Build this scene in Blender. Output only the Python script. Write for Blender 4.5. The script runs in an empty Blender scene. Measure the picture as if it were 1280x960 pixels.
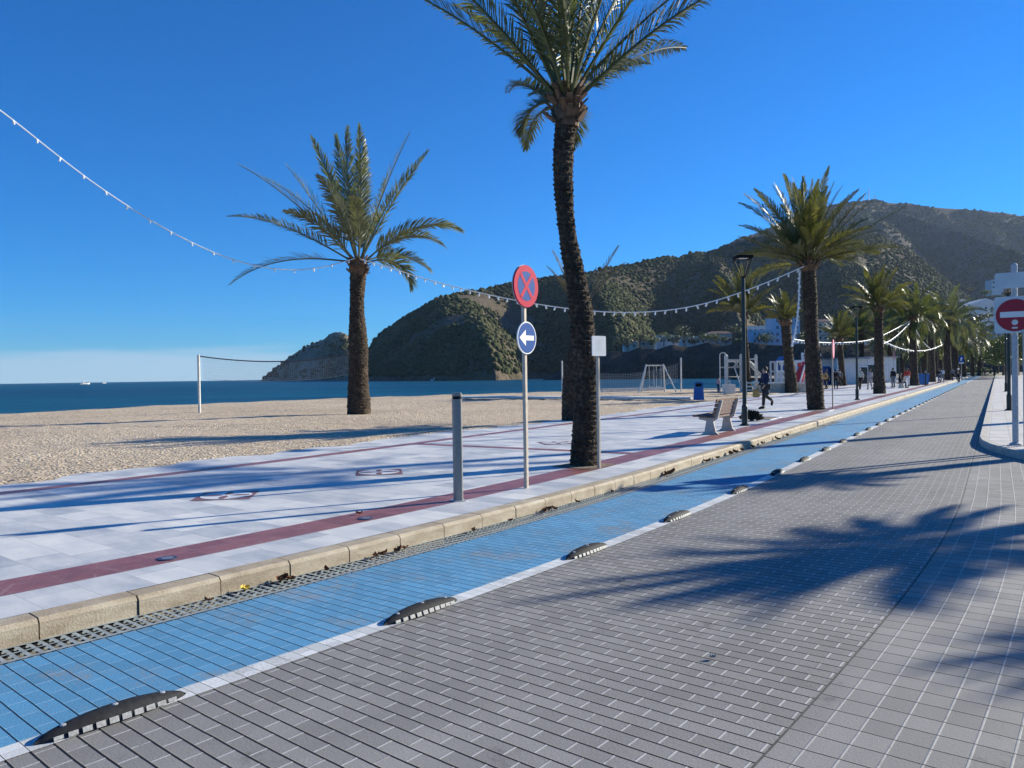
import bpy, bmesh, math, random
import numpy as np
from mathutils import Vector, Matrix
rad = math.radians
SC = bpy.context.scene
COL = SC.collection
RNG = random.Random(7)

# ------------------------------------------------------------------ camera frame
H = 1.7
F = 961.0
PITCH = rad(-0.614)
ROLL = math.atan(0.015)
_f = np.array([0, math.cos(PITCH), math.sin(PITCH)])
_r0 = np.array([1.0, 0, 0])
_u0 = np.cross(_r0, _f)
_r = _r0*math.cos(ROLL) - _u0*math.sin(ROLL)
_u = _r0*math.sin(ROLL) + _u0*math.cos(ROLL)

def ray(px, py):
    return _f + _r*(px-640)/F + _u*(480-py)/F

def un(px, py, z=0.0):
    """ground point seen at a pixel of the 1280x960 photograph"""
    d = ray(px, py)
    t = (z-H)/d[2]
    return Vector((d[0]*t, d[1]*t, z))

def at(px, py, depth):
    d = ray(px, py)
    t = depth/d[1]
    return Vector((d[0]*t, depth, H+d[2]*t))

def zat(px, py, depth):
    return at(px, py, depth).z

# ------------------------------------------------------------------ mesh builder
class MB:
    def __init__(s):
        s.v = []; s.f = []; s.uv = []; s.smooth = False
    def add(s, vs, fs):
        b = len(s.v)
        s.v.extend([tuple(p) for p in vs])
        s.f.extend([tuple(i+b for i in q) for q in fs])
        return s
    def box(s, c, size, rz=0, M=None, taper=1.0):
        x, y, z = size[0]/2, size[1]/2, size[2]/2
        vs = []
        for k, (sx, sy, sz) in enumerate([(-1,-1,-1),(1,-1,-1),(1,1,-1),(-1,1,-1),(-1,-1,1),(1,-1,1),(1,1,1),(-1,1,1)]):
            tp = taper if sz > 0 else 1
            vs.append(Vector((sx*x*tp, sy*y*tp, sz*z)))
        R = M if M is not None else Matrix.Rotation(rz, 3, 'Z')
        vs = [R @ p + Vector(c) for p in vs]
        return s.add(vs, [(3,2,1,0),(4,5,6,7),(0,1,5,4),(1,2,6,5),(2,3,7,6),(3,0,4,7)])
    def bar(s, a, b, w, h=None):
        a = Vector(a); b = Vector(b); d = b-a
        q = d.to_track_quat('Z', 'Y').to_matrix()
        return s.box((a+b)/2, (w, h or w, d.length), M=q)
    def tube(s, pts, rads, seg=8, caps=True):
        pts = [Vector(p) for p in pts]
        if not hasattr(rads, '__len__'):
            rads = [rads]*len(pts)
        n = len(pts)
        up = None
        vs = []
        for i, p in enumerate(pts):
            d = (pts[min(i+1, n-1)] - pts[max(i-1, 0)])
            if d.length < 1e-9: d = Vector((0, 0, 1))
            d.normalize()
            if up is None:
                up = Vector((1, 0, 0)) if abs(d.x) < .8 else Vector((0, 1, 0))
            a = (up - d*up.dot(d)).normalized()
            up = a
            b = d.cross(a)
            for k in range(seg):
                t = 2*math.pi*k/seg
                vs.append(p + (a*math.cos(t)+b*math.sin(t))*rads[i])
        fs = []
        for i in range(n-1):
            for k in range(seg):
                k2 = (k+1) % seg
                fs.append((i*seg+k, i*seg+k2, (i+1)*seg+k2, (i+1)*seg+k))
        if caps:
            fs.append(tuple(range(seg-1, -1, -1)))
            fs.append(tuple((n-1)*seg+k for k in range(seg)))
        return s.add(vs, fs)
    def lathe(s, prof, seg=16, c=(0, 0, 0)):
        return s.tube([(c[0], c[1], c[2]+z) for r, z in prof], [max(r, 1e-4) for r, z in prof], seg)
    def prism(s, poly, M, depth):
        """2-D outline (x,y) extruded along local z by depth, placed with the 4x4 M"""
        n = len(poly)
        vs = [M @ Vector((x, y, 0)) for x, y in poly] + [M @ Vector((x, y, depth)) for x, y in poly]
        fs = [tuple(range(n-1, -1, -1)), tuple(range(n, 2*n))]
        fs += [(i, (i+1) % n, n+(i+1) % n, n+i) for i in range(n)]
        return s.add(vs, fs)
    def ball(s, c, r, seg=10, rings=6, sc=(1, 1, 1)):
        vs = [Vector((0, 0, r))]
        for i in range(1, rings):
            a = math.pi*i/rings
            for k in range(seg):
                t = 2*math.pi*k/seg
                vs.append(Vector((math.sin(a)*math.cos(t), math.sin(a)*math.sin(t), math.cos(a)))*r)
        vs.append(Vector((0, 0, -r)))
        fs = [(0, 1+k, 1+(k+1) % seg) for k in range(seg)]
        for i in range(rings-2):
            for k in range(seg):
                k2 = (k+1) % seg
                fs.append((1+i*seg+k, 1+(i+1)*seg+k, 1+(i+1)*seg+k2, 1+i*seg+k2))
        l = len(vs)-1; b = 1+(rings-2)*seg
        fs += [(l, b+(k+1) % seg, b+k) for k in range(seg)]
        return s.add([Vector((p.x*sc[0], p.y*sc[1], p.z*sc[2]))+Vector(c) for p in vs], fs)
    def mesh(s, name, mat=None, smooth=None, bevel=0):
        m = bpy.data.meshes.new(name)
        m.from_pydata(s.v, [], s.f)
        if s.uv:
            ul = m.uv_layers.new(name='UVMap')
            arr = np.array(s.uv, dtype=np.float32)
            idx = np.empty(len(m.loops), dtype=np.int32)
            m.loops.foreach_get('vertex_index', idx)
            ul.data.foreach_set('uv', arr[idx].ravel())
        if bevel:
            bm = bmesh.new(); bm.from_mesh(m)
            bmesh.ops.bevel(bm, geom=[e for e in bm.edges if e.calc_face_angle(0) > .6], offset=bevel, segments=2, affect='EDGES')
            bm.to_mesh(m); bm.free()
        if smooth if smooth is not None else s.smooth:
            m.polygons.foreach_set('use_smooth', [True]*len(m.polygons))
        if mat is not None:
            m.materials.append(mat)
        return m
    def build(s, name, mat, parent=None, smooth=None, bevel=0):
        return link(name, s.mesh(name, mat, smooth, bevel), parent)

def link(name, mesh, parent=None):
    o = bpy.data.objects.new(name, mesh)
    COL.objects.link(o)
    if parent is not None: o.parent = parent
    return o

def tag(o, label=None, cat=None, group=None, kind=None):
    if label: o['label'] = label
    if cat: o['category'] = cat
    if group: o['group'] = group
    if kind: o['kind'] = kind
    return o

def thing(name, loc, label, cat, group=None, rz=0):
    o = link(name, None)
    o.location = loc; o.rotation_euler = (0, 0, rz)
    o.empty_display_size = .2
    return tag(o, label, cat, group)

CHILD = {}
def kids(o):
    return [c for c in COL.objects if c.parent is o]

def copy_tree(o, parent=None):
    c = o.copy(); COL.objects.link(c)
    if parent is not None: c.parent = parent
    for ch in kids(o):
        copy_tree(ch, c)
    return c

def dup(o, loc, rz=None, label=None, scale=None, group=None):
    c = copy_tree(o)
    c.location = loc
    if rz is not None: c.rotation_euler = (0, 0, rz)
    if label: c['label'] = label
    if group: c['group'] = group
    if scale: c.scale = (scale,)*3 if not hasattr(scale, '__len__') else scale
    return c

# ------------------------------------------------------------------ materials
class NT:
    """small helper around a node tree"""
    def __init__(s, name):
        s.m = bpy.data.materials.new(name); s.m.use_nodes = True
        s.t = s.m.node_tree; s.n = s.t.nodes
        s.b = s.n['Principled BSDF']; s.out = s.n['Material Output']
    def new(s, typ, **kw):
        n = s.n.new(typ)
        for k, v in kw.items(): setattr(n, k, v)
        return n
    def put(s, sock, v):
        if hasattr(v, 'is_output') or isinstance(v, bpy.types.NodeSocket):
            s.t.links.new(v, sock)
        elif hasattr(v, '__len__') and sock.type == 'RGBA' and len(v) == 3:
            sock.default_value = (*v, 1)
        else:
            sock.default_value = v
    def math(s, op, a, b=None, c=None, clamp=False):
        n = s.new('ShaderNodeMath', operation=op, use_clamp=clamp)
        s.put(n.inputs[0], a)
        if b is not None: s.put(n.inputs[1], b)
        if c is not None: s.put(n.inputs[2], c)
        return n.outputs[0]
    def mix(s, fac, a, b, blend='MIX'):
        n = s.new('ShaderNodeMix', data_type='RGBA', blend_type=blend)
        s.put(n.inputs['Factor'], fac); s.put(n.inputs['A'], a) if False else None
        s.put(n.inputs[6], a); s.put(n.inputs[7], b)
        return n.outputs[2]
    def noise(s, vec, scale, detail=4, rough=.55, dim='3D'):
        n = s.new('ShaderNodeTexNoise', noise_dimensions=dim)
        if vec is not None: s.put(n.inputs['Vector'], vec)
        n.inputs['Scale'].default_value = scale
        n.inputs['Detail'].default_value = detail
        n.inputs['Roughness'].default_value = rough
        return n.outputs['Fac']
    def voro(s, vec, scale, feature='F1', out='Distance'):
        n = s.new('ShaderNodeTexVoronoi', feature=feature)
        if vec is not None: s.put(n.inputs['Vector'], vec)
        n.inputs['Scale'].default_value = scale
        return n.outputs[out]
    def ramp(s, fac, stops):
        n = s.new('ShaderNodeValToRGB')
        s.put(n.inputs[0], fac)
        el = n.color_ramp.elements
        while len(el) < len(stops): el.new(.5)
        for e, (p, c) in zip(el, stops):
            e.position = p
            e.color = (*c, 1) if hasattr(c, '__len__') else (c, c, c, 1)
        return n.outputs[0]
    def sstep(s, x, a, b):
        n = s.new('ShaderNodeMapRange', interpolation_type='SMOOTHSTEP')
        s.put(n.inputs[0], x); n.inputs[1].default_value = a; n.inputs[2].default_value = b
        return n.outputs[0]
    def coord(s, out='Object'):
        return s.new('ShaderNodeTexCoord').outputs[out]
    def uv(s):
        u = s.new('ShaderNodeUVMap'); sp = s.new('ShaderNodeSeparateXYZ')
        s.t.links.new(u.outputs[0], sp.inputs[0])
        return u.outputs[0], sp.outputs[0], sp.outputs[1]
    def scale(s, vec, k):
        n = s.new('ShaderNodeVectorMath', operation='MULTIPLY')
        s.put(n.inputs[0], vec); n.inputs[1].default_value = k
        return n.outputs[0]
    def bump(s, h, strength=.5, dist=.01, normal=None):
        n = s.new('ShaderNodeBump')
        n.inputs['Strength'].default_value = strength; n.inputs['Distance'].default_value = dist
        s.put(n.inputs['Height'], h)
        if normal is not None: s.put(n.inputs['Normal'], normal)
        s.t.links.new(n.outputs[0], s.b.inputs['Normal'])
        return n.outputs[0]
    def set(s, col=None, rough=None, metal=None, spec=None):
        if col is not None: s.put(s.b.inputs['Base Color'], col)
        if rough is not None: s.put(s.b.inputs['Roughness'], rough)
        if metal is not None: s.b.inputs['Metallic'].default_value = metal
        if spec is not None: s.b.inputs['Specular IOR Level'].default_value = spec
        return s.m

def simple(name, col, rough=.6, metal=0, var=.25, scale=6, bump=0, bscale=60, spec=.5):
    n = NT(name)
    c = n.coord()
    f = n.noise(c, scale, 5)
    lo = [x*(1-var) for x in col]; hi = [min(1, x*(1+var)) for x in col]
    n.set(n.ramp(f, [(.3, lo), (.7, hi)]), rough, metal, spec)
    if bump:
        n.bump(n.noise(c, bscale, 3), .6, bump)
    return n.m

def paver(name, col, colw=.2, roww=.1, bond=True, lit_joint=(.42, .41, .40), shade_joint=(.012, .012, .013),
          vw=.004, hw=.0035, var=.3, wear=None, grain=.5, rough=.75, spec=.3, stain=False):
    n = NT(name)
    uvv, u, v = n.uv()
    vr = n.math('DIVIDE', v, roww)
    wob = n.math('MULTIPLY', n.math('SUBTRACT', n.noise(uvv, 3.0, 2), .5), .10)
    vr = n.math('ADD', vr, wob)
    r = n.math('FLOOR', vr)
    fv = n.math('FRACT', vr)
    uu = n.math('DIVIDE', u, colw)
    if bond:
        uu = n.math('ADD', uu, n.math('MULTIPLY', n.math('FLOORED_MODULO', r, 2.0), .5))
    c = n.math('FLOOR', uu); fu = n.math('FRACT', uu)
    dv = n.math('MULTIPLY', n.math('MINIMUM', fv, n.math('SUBTRACT', 1.0, fv)), roww)
    du = n.math('MULTIPLY', n.math('MINIMUM', fu, n.math('SUBTRACT', 1.0, fu)), colw)
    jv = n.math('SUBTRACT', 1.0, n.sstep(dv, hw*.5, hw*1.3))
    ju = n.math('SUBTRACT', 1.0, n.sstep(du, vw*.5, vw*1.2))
    cb = n.new('ShaderNodeCombineXYZ'); n.put(cb.inputs[0], c); n.put(cb.inputs[1], r)
    wn = n.new('ShaderNodeTexWhiteNoise', noise_dimensions='2D'); n.put(wn.inputs['Vector'], cb.outputs[0])
    rnd = wn.outputs['Value']
    g = n.noise(uvv, 190, 2, .7)
    g2 = n.noise(uvv, 55, 3, .6)
    big = n.noise(uvv, .45, 4, .6)
    k = n.math('ADD', 1-var/2, n.math('MULTIPLY', rnd, var))
    k = n.math('MULTIPLY', k, n.math('ADD', .72, n.math('MULTIPLY', big, .56)))
    k = n.math('MULTIPLY', k, n.math('ADD', 1-grain*.9, n.math('MULTIPLY', g, grain*1.8)))
    if stain:
        lng = n.noise(n.scale(uvv, (1.6, .10, 1)), 1.0, 4, .6)
        spot = n.sstep(n.noise(uvv, 2.4, 5, .7), .60, .72)
        k = n.math('MULTIPLY', k, n.math('ADD', .72, n.math('MULTIPLY', lng, .56)))
        k = n.math('MULTIPLY', k, n.math('SUBTRACT', 1.0, n.math('MULTIPLY', spot, .34)))
    base = n.mix(1.0, col, k, 'MULTIPLY')
    if wear is not None:
        wm = n.sstep(n.math('ADD', n.noise(uvv, 1.3, 6, .72), n.math('MULTIPLY', n.math('SUBTRACT', g2, .5), .55)), .525, .65)
        base = n.mix(n.math('MULTIPLY', wm, .72), base, wear)
    # joints break up
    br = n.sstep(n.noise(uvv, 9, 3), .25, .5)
    base = n.mix(n.math('MULTIPLY', ju, br), base, lit_joint)  # joints along the street: pale colour paints sun catching their edges
    base = n.mix(jv, base, shade_joint)  # joints across the street: dark colour paints shade in the grooves
    h = n.math('SUBTRACT', 1.0, n.math('MAXIMUM', n.math('MULTIPLY', ju, .6), jv))
    h = n.math('ADD', h, n.math('MULTIPLY', g2, .5))
    h = n.math('ADD', h, n.math('MULTIPLY', g, .35))
    n.bump(h, .8, .004)
    return n.set(base, rough, spec=spec)

M = {}
def build_materials():
    M['road'] = paver('grey_pavers', (.248, .238, .222), lit_joint=(.50, .485, .455), vw=.0062, hw=.0058, grain=.85, var=.22, stain=True)
    M['setts'] = paver('grey_setts', (.258, .248, .232), colw=.15, roww=.16, bond=False, vw=.0055, hw=.0042, lit_joint=(.42, .41, .385), grain=.85, var=.22, stain=True)
    M['lane'] = paver('blue_pavers', (.098, .285, .465), lit_joint=(.34, .54, .70), shade_joint=(.01, .025, .05), vw=.0034, hw=.0045, wear=(.24, .25, .25), grain=.7, var=.2)
    M['line'] = paver('white_line_paint', (.62, .63, .62), lit_joint=(.55, .55, .55), shade_joint=(.10, .10, .10), vw=.002, hw=.0022, wear=(.35, .35, .34), grain=.3)
    # marble paving
    n = NT('marble_paving')
    uvv, u, v = n.uv()
    bt = n.new('ShaderNodeTexBrick', offset=.5, squash=1)
    n.put(bt.inputs['Vector'], uvv)
    for k, val in (('Scale', 1.0), ('Mortar Size', .0035), ('Brick Width', .6), ('Row Height', .4), ('Bias', 0.0), ('Mortar Smooth', .2)):
        bt.inputs[k].default_value = val
    n.put(bt.inputs['Color1'], (.0, .0, .0)); n.put(bt.inputs['Color2'], (1, 1, 1)); n.put(bt.inputs['Mortar'], (.5, .5, .5)); bt.offset = .35
    vein = n.noise(n.scale(uvv, (1, 2.2, 1)), 1.7, 7, .68)
    sm = n.noise(uvv, .5, 3)
    tile = n.math('MULTIPLY', bt.outputs['Color'], .30)
    k = n.math('ADD', n.math('ADD', n.math('MULTIPLY', vein, .62), n.math('SUBTRACT', tile, .10)), n.math('MULTIPLY', sm, .2))
    col = n.ramp(k, [(.28, (.40, .42, .44)), (.47, (.60, .60, .585)), (.68, (.77, .75, .69))])
    spk = n.sstep(n.noise(uvv, 38, 2), .70, .76)
    col = n.mix(n.math('MULTIPLY', spk, .35), col, (.30, .29, .28))
    col = n.mix(bt.outputs['Fac'], col, (.42, .42, .43))
    n.set(col, n.math('ADD', .38, n.math('MULTIPLY', vein, .3)), spec=.4)
    n.bump(n.math('ADD', n.math('SUBTRACT', 1.0, bt.outputs['Fac']), n.math('MULTIPLY', n.noise(uvv, 60, 2), .12)), .4, .003)
    M['marble'] = n.m
    # red stone band
    n = NT('red_stone_paving')
    uvv, u, v = n.uv()
    bt = n.new('ShaderNodeTexBrick', offset=0, squash=1)
    n.put(bt.inputs['Vector'], uvv)
    for k, val in (('Scale', 1.0), ('Mortar Size', .003), ('Brick Width', .27), ('Row Height', .4)):
        bt.inputs[k].default_value = val
    n.put(bt.inputs['Color1'], (.225, .078, .066)); n.put(bt.inputs['Color2'], (.31, .115, .098)); n.put(bt.inputs['Mortar'], (.30, .20, .18))
    vein = n.noise(uvv, 4, 6, .7)
    col = n.mix(1.0, bt.outputs['Color'], n.ramp(vein, [(.3, .7), (.7, 1.2)]), 'MULTIPLY')
    vv = n.sstep(n.voro(n.scale(uvv, (1, 1.7, 1)), 3.0, 'DISTANCE_TO_EDGE'), .0, .016)
    col = n.mix(n.math('MULTIPLY', n.math('SUBTRACT', 1.0, vv), .35), col, (.45, .33, .30))
    n.set(col, .45)
    M['redstone'] = n.m
    # kerb
    n = NT('kerb_stone')
    c = n.coord()
    a = n.noise(n.scale(c, (1, 1, 3)), 3.0, 6, .65); b = n.noise(c, 70, 2)
    k = n.math('ADD', n.math('MULTIPLY', a, .8), n.math('MULTIPLY', b, .3))
    col = n.ramp(k, [(.3, (.20, .155, .10)), (.5, (.36, .29, .20)), (.72, (.50, .43, .32))])
    n.set(col, .8); n.bump(b, .5, .006)
    M['kerb'] = n.m
    M['kerb_pale'] = simple('pale_kerb', (.45, .42, .37), .8, bump=.004)
    n = NT('sidewalk_tiles')
    uvv, u, v = n.uv()
    bt = n.new('ShaderNodeTexBrick', offset=0, squash=1)
    n.put(bt.inputs['Vector'], uvv)
    for k, val in (('Scale', 1.0), ('Mortar Size', .006), ('Brick Width', .4), ('Row Height', .4)):
        bt.inputs[k].default_value = val
    n.put(bt.inputs['Color1'], (.52, .49, .45)); n.put(bt.inputs['Color2'], (.60, .58, .54)); n.put(bt.inputs['Mortar'], (.3, .28, .26))
    n.set(n.mix(1.0, bt.outputs['Color'], n.ramp(n.noise(uvv, 2.2, 5), [(.3, .75), (.7, 1.1)]), 'MULTIPLY'), .7)
    M['walk'] = n.m
    # sand and shingle
    n = NT('beach_shingle')
    c = n.coord()
    a = n.noise(c, .12, 4); b = n.noise(c, 2.1, 5, .65); p = n.voro(c, 16, 'F1', 'Distance'); pc = n.voro(c, 16, 'F1', 'Color')
    p2 = n.noise(c, 7, 4, .7)
    sep = n.new('ShaderNodeSeparateColor'); n.put(sep.inputs[0], pc)
    k = n.math('ADD', n.math('MULTIPLY', a, .35), n.math('ADD', n.math('MULTIPLY', p2, .5), n.math('MULTIPLY', sep.outputs[0], .35)))
    col = n.ramp(k, [(.30, (.24, .175, .115)), (.50, (.49, .38, .26)), (.66, (.62, .50, .36)), (.85, (.78, .67, .52))])
    n.set(col, .9, spec=.2)
    h = n.math('ADD', n.math('MULTIPLY', p2, 1.2), n.math('ADD', n.math('MULTIPLY', b, 1.6), n.math('MULTIPLY', n.math('SUBTRACT', 1.0, p), .5)))
    n.bump(h, 1.0, .07)
    M['sand'] = n.m
    M['soil'] = simple('tree_pit_soil', (.20, .15, .10), .95, var=.5, scale=14, bump=.03, bscale=30)
    M['ground'] = simple('bare_ground', (.22, .19, .15), .95, var=.4, scale=.8, bump=.03, bscale=9)
    # sea
    n = NT('sea_water')
    c = n.coord()
    st = n.scale(c, (.35, 1.0, 1))
    w1 = n.noise(st, .55, 5, .6); w2 = n.noise(st, .06, 4, .55); w3 = n.noise(n.scale(c, (.004, .028, 1)), 1.0, 6, .65)
    col = n.ramp(w3, [(.36, (.0008, .024, .050)), (.60, (.004, .072, .104))])
    n.set(col, .34, spec=.11)
    n.b.inputs['IOR'].default_value = 1.33
    n.bump(n.math('ADD', w1, n.math('MULTIPLY', w2, 3.0)), 1.0, .55)
    M['sea'] = n.m
    # palms
    n = NT('palm_trunk_bark')
    c = n.coord()
    a = n.noise(n.scale(c, (1, 1, .8)), 14, 5, .7); b = n.noise(c, 3, 3)
    k = n.math('ADD', n.math('MULTIPLY', a, .75), n.math('MULTIPLY', b, .3))
    n.set(n.ramp(k, [(.32, (.012, .009, .007)), (.52, (.055, .040, .028)), (.66, (.14, .10, .065)), (.8, (.26, .20, .14))]), .92, spec=.2)
    n.bump(n.noise(n.scale(c, (1, 1, .45)), 42, 4, .7), 1.0, .02)
    M['bark'] = n.m
    M['stub'] = simple('cut_frond_stubs', (.15, .085, .045), .85, var=.55, scale=9, bump=.01, bscale=50)
    def leaf(name, lo, mid, hi, tr=.25):
        n = NT(name)
        c = n.coord()
        k = n.math('ADD', n.math('MULTIPLY', n.noise(c, 1.1, 3), .7), n.math('MULTIPLY', n.noise(c, 9, 2), .35))
        col = n.ramp(k, [(.33, lo), (.52, mid), (.72, hi)])
        n.set(col, .42, spec=.45)
        tb = n.new('ShaderNodeBsdfTranslucent'); n.put(tb.inputs[0], n.mix(1.0, col, (1.5, 1.5, .6), 'MULTIPLY'))
        mx = n.new('ShaderNodeMixShader'); mx.inputs[0].default_value = tr
        n.t.links.new(n.b.outputs[0], mx.inputs[1]); n.t.links.new(tb.outputs[0], mx.inputs[2])
        n.t.links.new(mx.outputs[0], n.out.inputs[0])
        return n.m
    M['frond'] = leaf('palm_frond_green', (.045, .062, .022), (.105, .125, .045), (.21, .21, .09))
    M['frond_grey'] = leaf('palm_frond_greygreen', (.055, .070, .040), (.135, .150, .088), (.27, .28, .18))
    M['frond_yellow'] = leaf('palm_frond_olive', (.055, .066, .020), (.125, .130, .042), (.25, .22, .085), .25)
    M['frond_dry'] = leaf('palm_frond_dry', (.12, .085, .045), (.22, .16, .085), (.33, .26, .15))
    M['leaf_dark'] = leaf('tree_leaves_dark', (.018, .032, .014), (.040, .062, .025), (.080, .105, .045), .15)
    M['leaf_mid'] = leaf('tree_leaves_mid', (.030, .050, .018), (.060, .090, .030), (.13, .155, .055), .2)
    M['wood'] = simple('tree_bark', (.09, .065, .045), .9, var=.5, scale=8)
    # hills
    def hill(name, rock, grass, scrub, sc, dens):
        n = NT(name)
        c = n.coord()
        a = n.noise(c, sc, 6, .62); b = n.noise(c, sc*9, 5, .7); v = n.voro(c, sc*28, 'F1', 'Distance')
        k = n.math('ADD', n.math('MULTIPLY', a, .65), n.math('MULTIPLY', b, .45))
        col = n.ramp(k, [(.36, scrub), (.50, grass), (.66, rock)])
        dots = n.sstep(n.math('ADD', v, n.math('MULTIPLY', b, .35)), dens, dens+.16)
        col = n.mix(dots, [x*.55 for x in scrub], col)
        n.set(col, .95, spec=.1)
        n.bump(n.math('ADD', b, n.math('SUBTRACT', 1.0, n.math('MULTIPLY', v, .8))), 1.0, .06/sc*.35)
        return n.m
    M['hill'] = hill('hillside_scrub_ground', (.155, .122, .088), (.092, .078, .048), (.042, .050, .025), .016, .30)
    M['mount'] = hill('mountain_ground', (.17, .14, .12), (.095, .082, .066), (.046, .052, .034), .009, .36)
    M['cliff'] = hill('shore_cliff_rock', (.075, .062, .052), (.038, .034, .028), (.020, .022, .016), .05, .30)
    M['headland'] = hill('headland_ground', (.36, .285, .21), (.19, .155, .095), (.070, .078, .035), .016, .30)
    n = NT('scrub_bushes')
    c = n.coord()
    k = n.math('ADD', n.math('MULTIPLY', n.noise(c, .02, 3), .5), n.math('MULTIPLY', n.noise(c, .4, 3), .5))
    n.set(n.ramp(k, [(.36, (.026, .036, .014)), (.52, (.062, .070, .030)), (.68, (.13, .115, .062))]), .95, spec=.1)
    M['scrub'] = n.m
    # made things
    M['alu'] = simple('brushed_aluminium', (.25, .24, .22), .5, .15, .12, 20)
    M['galv'] = simple('galvanised_steel', (.46, .47, .48), .5, .25, .15, 15)
    M['galv_tan'] = simple('dusty_galvanised_pole', (.50, .42, .33), .6, .05, .15, 15)
    M['black'] = simple('black_rubber', (.020, .021, .023), .75, 0, .4, 30, .002, 120, spec=.25)
    M['reflect'] = simple('reflective_white', (.33, .33, .32), .55, 0, .35, 60)
    M['darkgreen'] = simple('dark_green_paint', (.012, .020, .019), .4, 0, .2, 4)
    M['ironblack'] = simple('black_iron', (.012, .012, .013), .75, 0, .2, 4, spec=.15)
    M['white'] = simple('white_paint', (.78, .77, .74), .5, 0, .06, 3)
    M['offwhite'] = simple('weathered_white', (.66, .64, .58), .6, 0, .15, 5)
    M['plate'] = simple('sign_plate_grey', (.60, .61, .60), .45, .1, .08, 5)
    M['red'] = simple('sign_red', (.36, .012, .028), .55, 0, .06, 4)
    M['red_bright'] = simple('sign_red_bright', (.50, .012, .055), .65, 0, .05, 4, spec=.15)
    M['signblue'] = simple('sign_blue', (.002, .068, .28), .65, 0, .06, 4, spec=.15)
    M['pink'] = simple('faded_sign_pink', (.70, .16, .22), .5, 0, .08, 4)
    M['binblue'] = simple('bin_blue', (.015, .12, .36), .4, 0, .12, 4)
    M['concrete'] = simple('pale_concrete', (.48, .45, .40), .85, 0, .18, 9, .003, 90)
    M['slat'] = simple('brown_timber_slat', (.17, .105, .075), .7, 0, .3, 12)
    M['ironslot'] = simple('drain_iron', (.30, .345, .355), .6, .1, .3, 18)
    M['seam'] = simple('dusty_joint', (.075, .072, .068), .9, 0, .4, 10)
    M['void'] = simple('recess_shade', (.012, .012, .012), .9, 0, .3, 10)  # near-black colour paints the shade inside drain slots and other recesses
    M['deadleaf'] = simple('dry_leaf', (.16, .060, .025), .8, 0, .5, 40)
    M['yellowleaf'] = simple('yellow_leaf', (.62, .44, .05), .7, 0, .3, 40)
    M['cable'] = simple('white_cable', (.80, .80, .78), .5, 0, .03, 3)
    M['bulb'] = simple('white_bulb', (.85, .86, .84), .3, 0, .03, 3)
    M['net'] = simple('pale_net_cord', (.42, .43, .42), .8, 0, .1, 3)
    M['netband'] = simple('dark_net_band', (.022, .025, .045), .7, 0, .1, 3)
    M['boards'] = simple('bleached_boardwalk', (.50, .44, .36), .85, 0, .25, 5)
    M['steelblue'] = simple('play_panel_blue', (.02, .09, .30), .5, 0, .1, 4)
    M['slide'] = simple('slide_red', (.52, .03, .04), .4, 0, .08, 4)
    M['kiosk'] = simple('kiosk_white_panel', (.62, .63, .63), .6, 0, .08, 2)
    M['roofgrey'] = simple('flat_roof_grey', (.30, .31, .32), .8, 0, .15, 2)
    M['housewhite'] = simple('lime_washed_wall', (.72, .70, .66), .85, 0, .08, .3)
    M['houseblue'] = simple('pale_blue_wall', (.42, .54, .66), .85, 0, .08, .3)
    M['housestone'] = simple('stone_wall', (.42, .37, .31), .9, 0, .3, .8)
    M['tile'] = simple('clay_roof_tile', (.34, .19, .13), .85, 0, .25, 1.5)
    M['pane_pale'] = simple('pale_shuttered_window', (.16, .20, .24), .5, 0, .2, 2)
    M['pane'] = simple('window_dark_glass', (.02, .025, .03), .15, 0, .2, 2)
    M['skin'] = simple('skin', (.50, .30, .21), .6, 0, .08, 10)
    M['hair'] = simple('dark_hair', (.025, .018, .014), .7, 0, .3, 60)
    M['hairgrey'] = simple('grey_hair', (.42, .40, .38), .7, 0, .2, 60)
    for k, c in dict(navy=(.010, .018, .055), char=(.022, .026, .028), blackc=(.012, .012, .014), cream=(.55, .54, .46), greypink=(.42, .36, .35),
                     redc=(.50, .05, .03), grey=(.16, .17, .18), tan=(.42, .28, .10), jeans=(.04, .07, .14), whitec=(.70, .70, .69), pinkc=(.55, .30, .30)).items():
        M['c_'+k] = simple('cloth_'+k, c, .9, 0, .2, 8)
    M['grass'] = simple('verge_grass', (.20, .19, .07), .9, 0, .4, 1.5)
build_materials()
# ------------------------------------------------------------------ the curved street axis (centre of the white line)
def heading(s):
    if s <= 0: return 49.7
    if s < 10.5: return 49.7 + (57.75-49.7)*(s/10.5)
    return 57.75
_S0 = -14.0
_DS = .05
_N = int((330-_S0)/_DS)
_ax = np.zeros((_N, 2)); _hd = np.zeros(_N)
_i0 = int(round((0-_S0)/_DS))
_ax[_i0] = (-2.36, 3.49)
for i in range(_N): _hd[i] = rad(heading(_S0+i*_DS))
for i in range(_i0+1, _N): _ax[i] = _ax[i-1] + _DS*np.array([math.cos(_hd[i-1]), math.sin(_hd[i-1])])
for i in range(_i0-1, -1, -1): _ax[i] = _ax[i+1] - _DS*np.array([math.cos(_hd[i]), math.sin(_hd[i])])

def P(s, off, z=0.0):
    """point s metres along the white line, off metres to its sea side"""
    x = (s-_S0)/_DS
    i = min(max(int(x), 0), _N-2); t = x-i
    p = _ax[i]*(1-t)+_ax[i+1]*t; h = _hd[i]
    return Vector((p[0]-math.sin(h)*off, p[1]+math.cos(h)*off, z))

def hdg(s):
    return _hd[min(max(int((s-_S0)/_DS), 0), _N-1)]

def s_steps(s0, s1):
    out = [s0]; s = s0
    while s < s1-1e-6:
        s += .5 if s < 30 else (2 if s < 80 else 8)
        out.append(min(s, s1))
    return out

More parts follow.
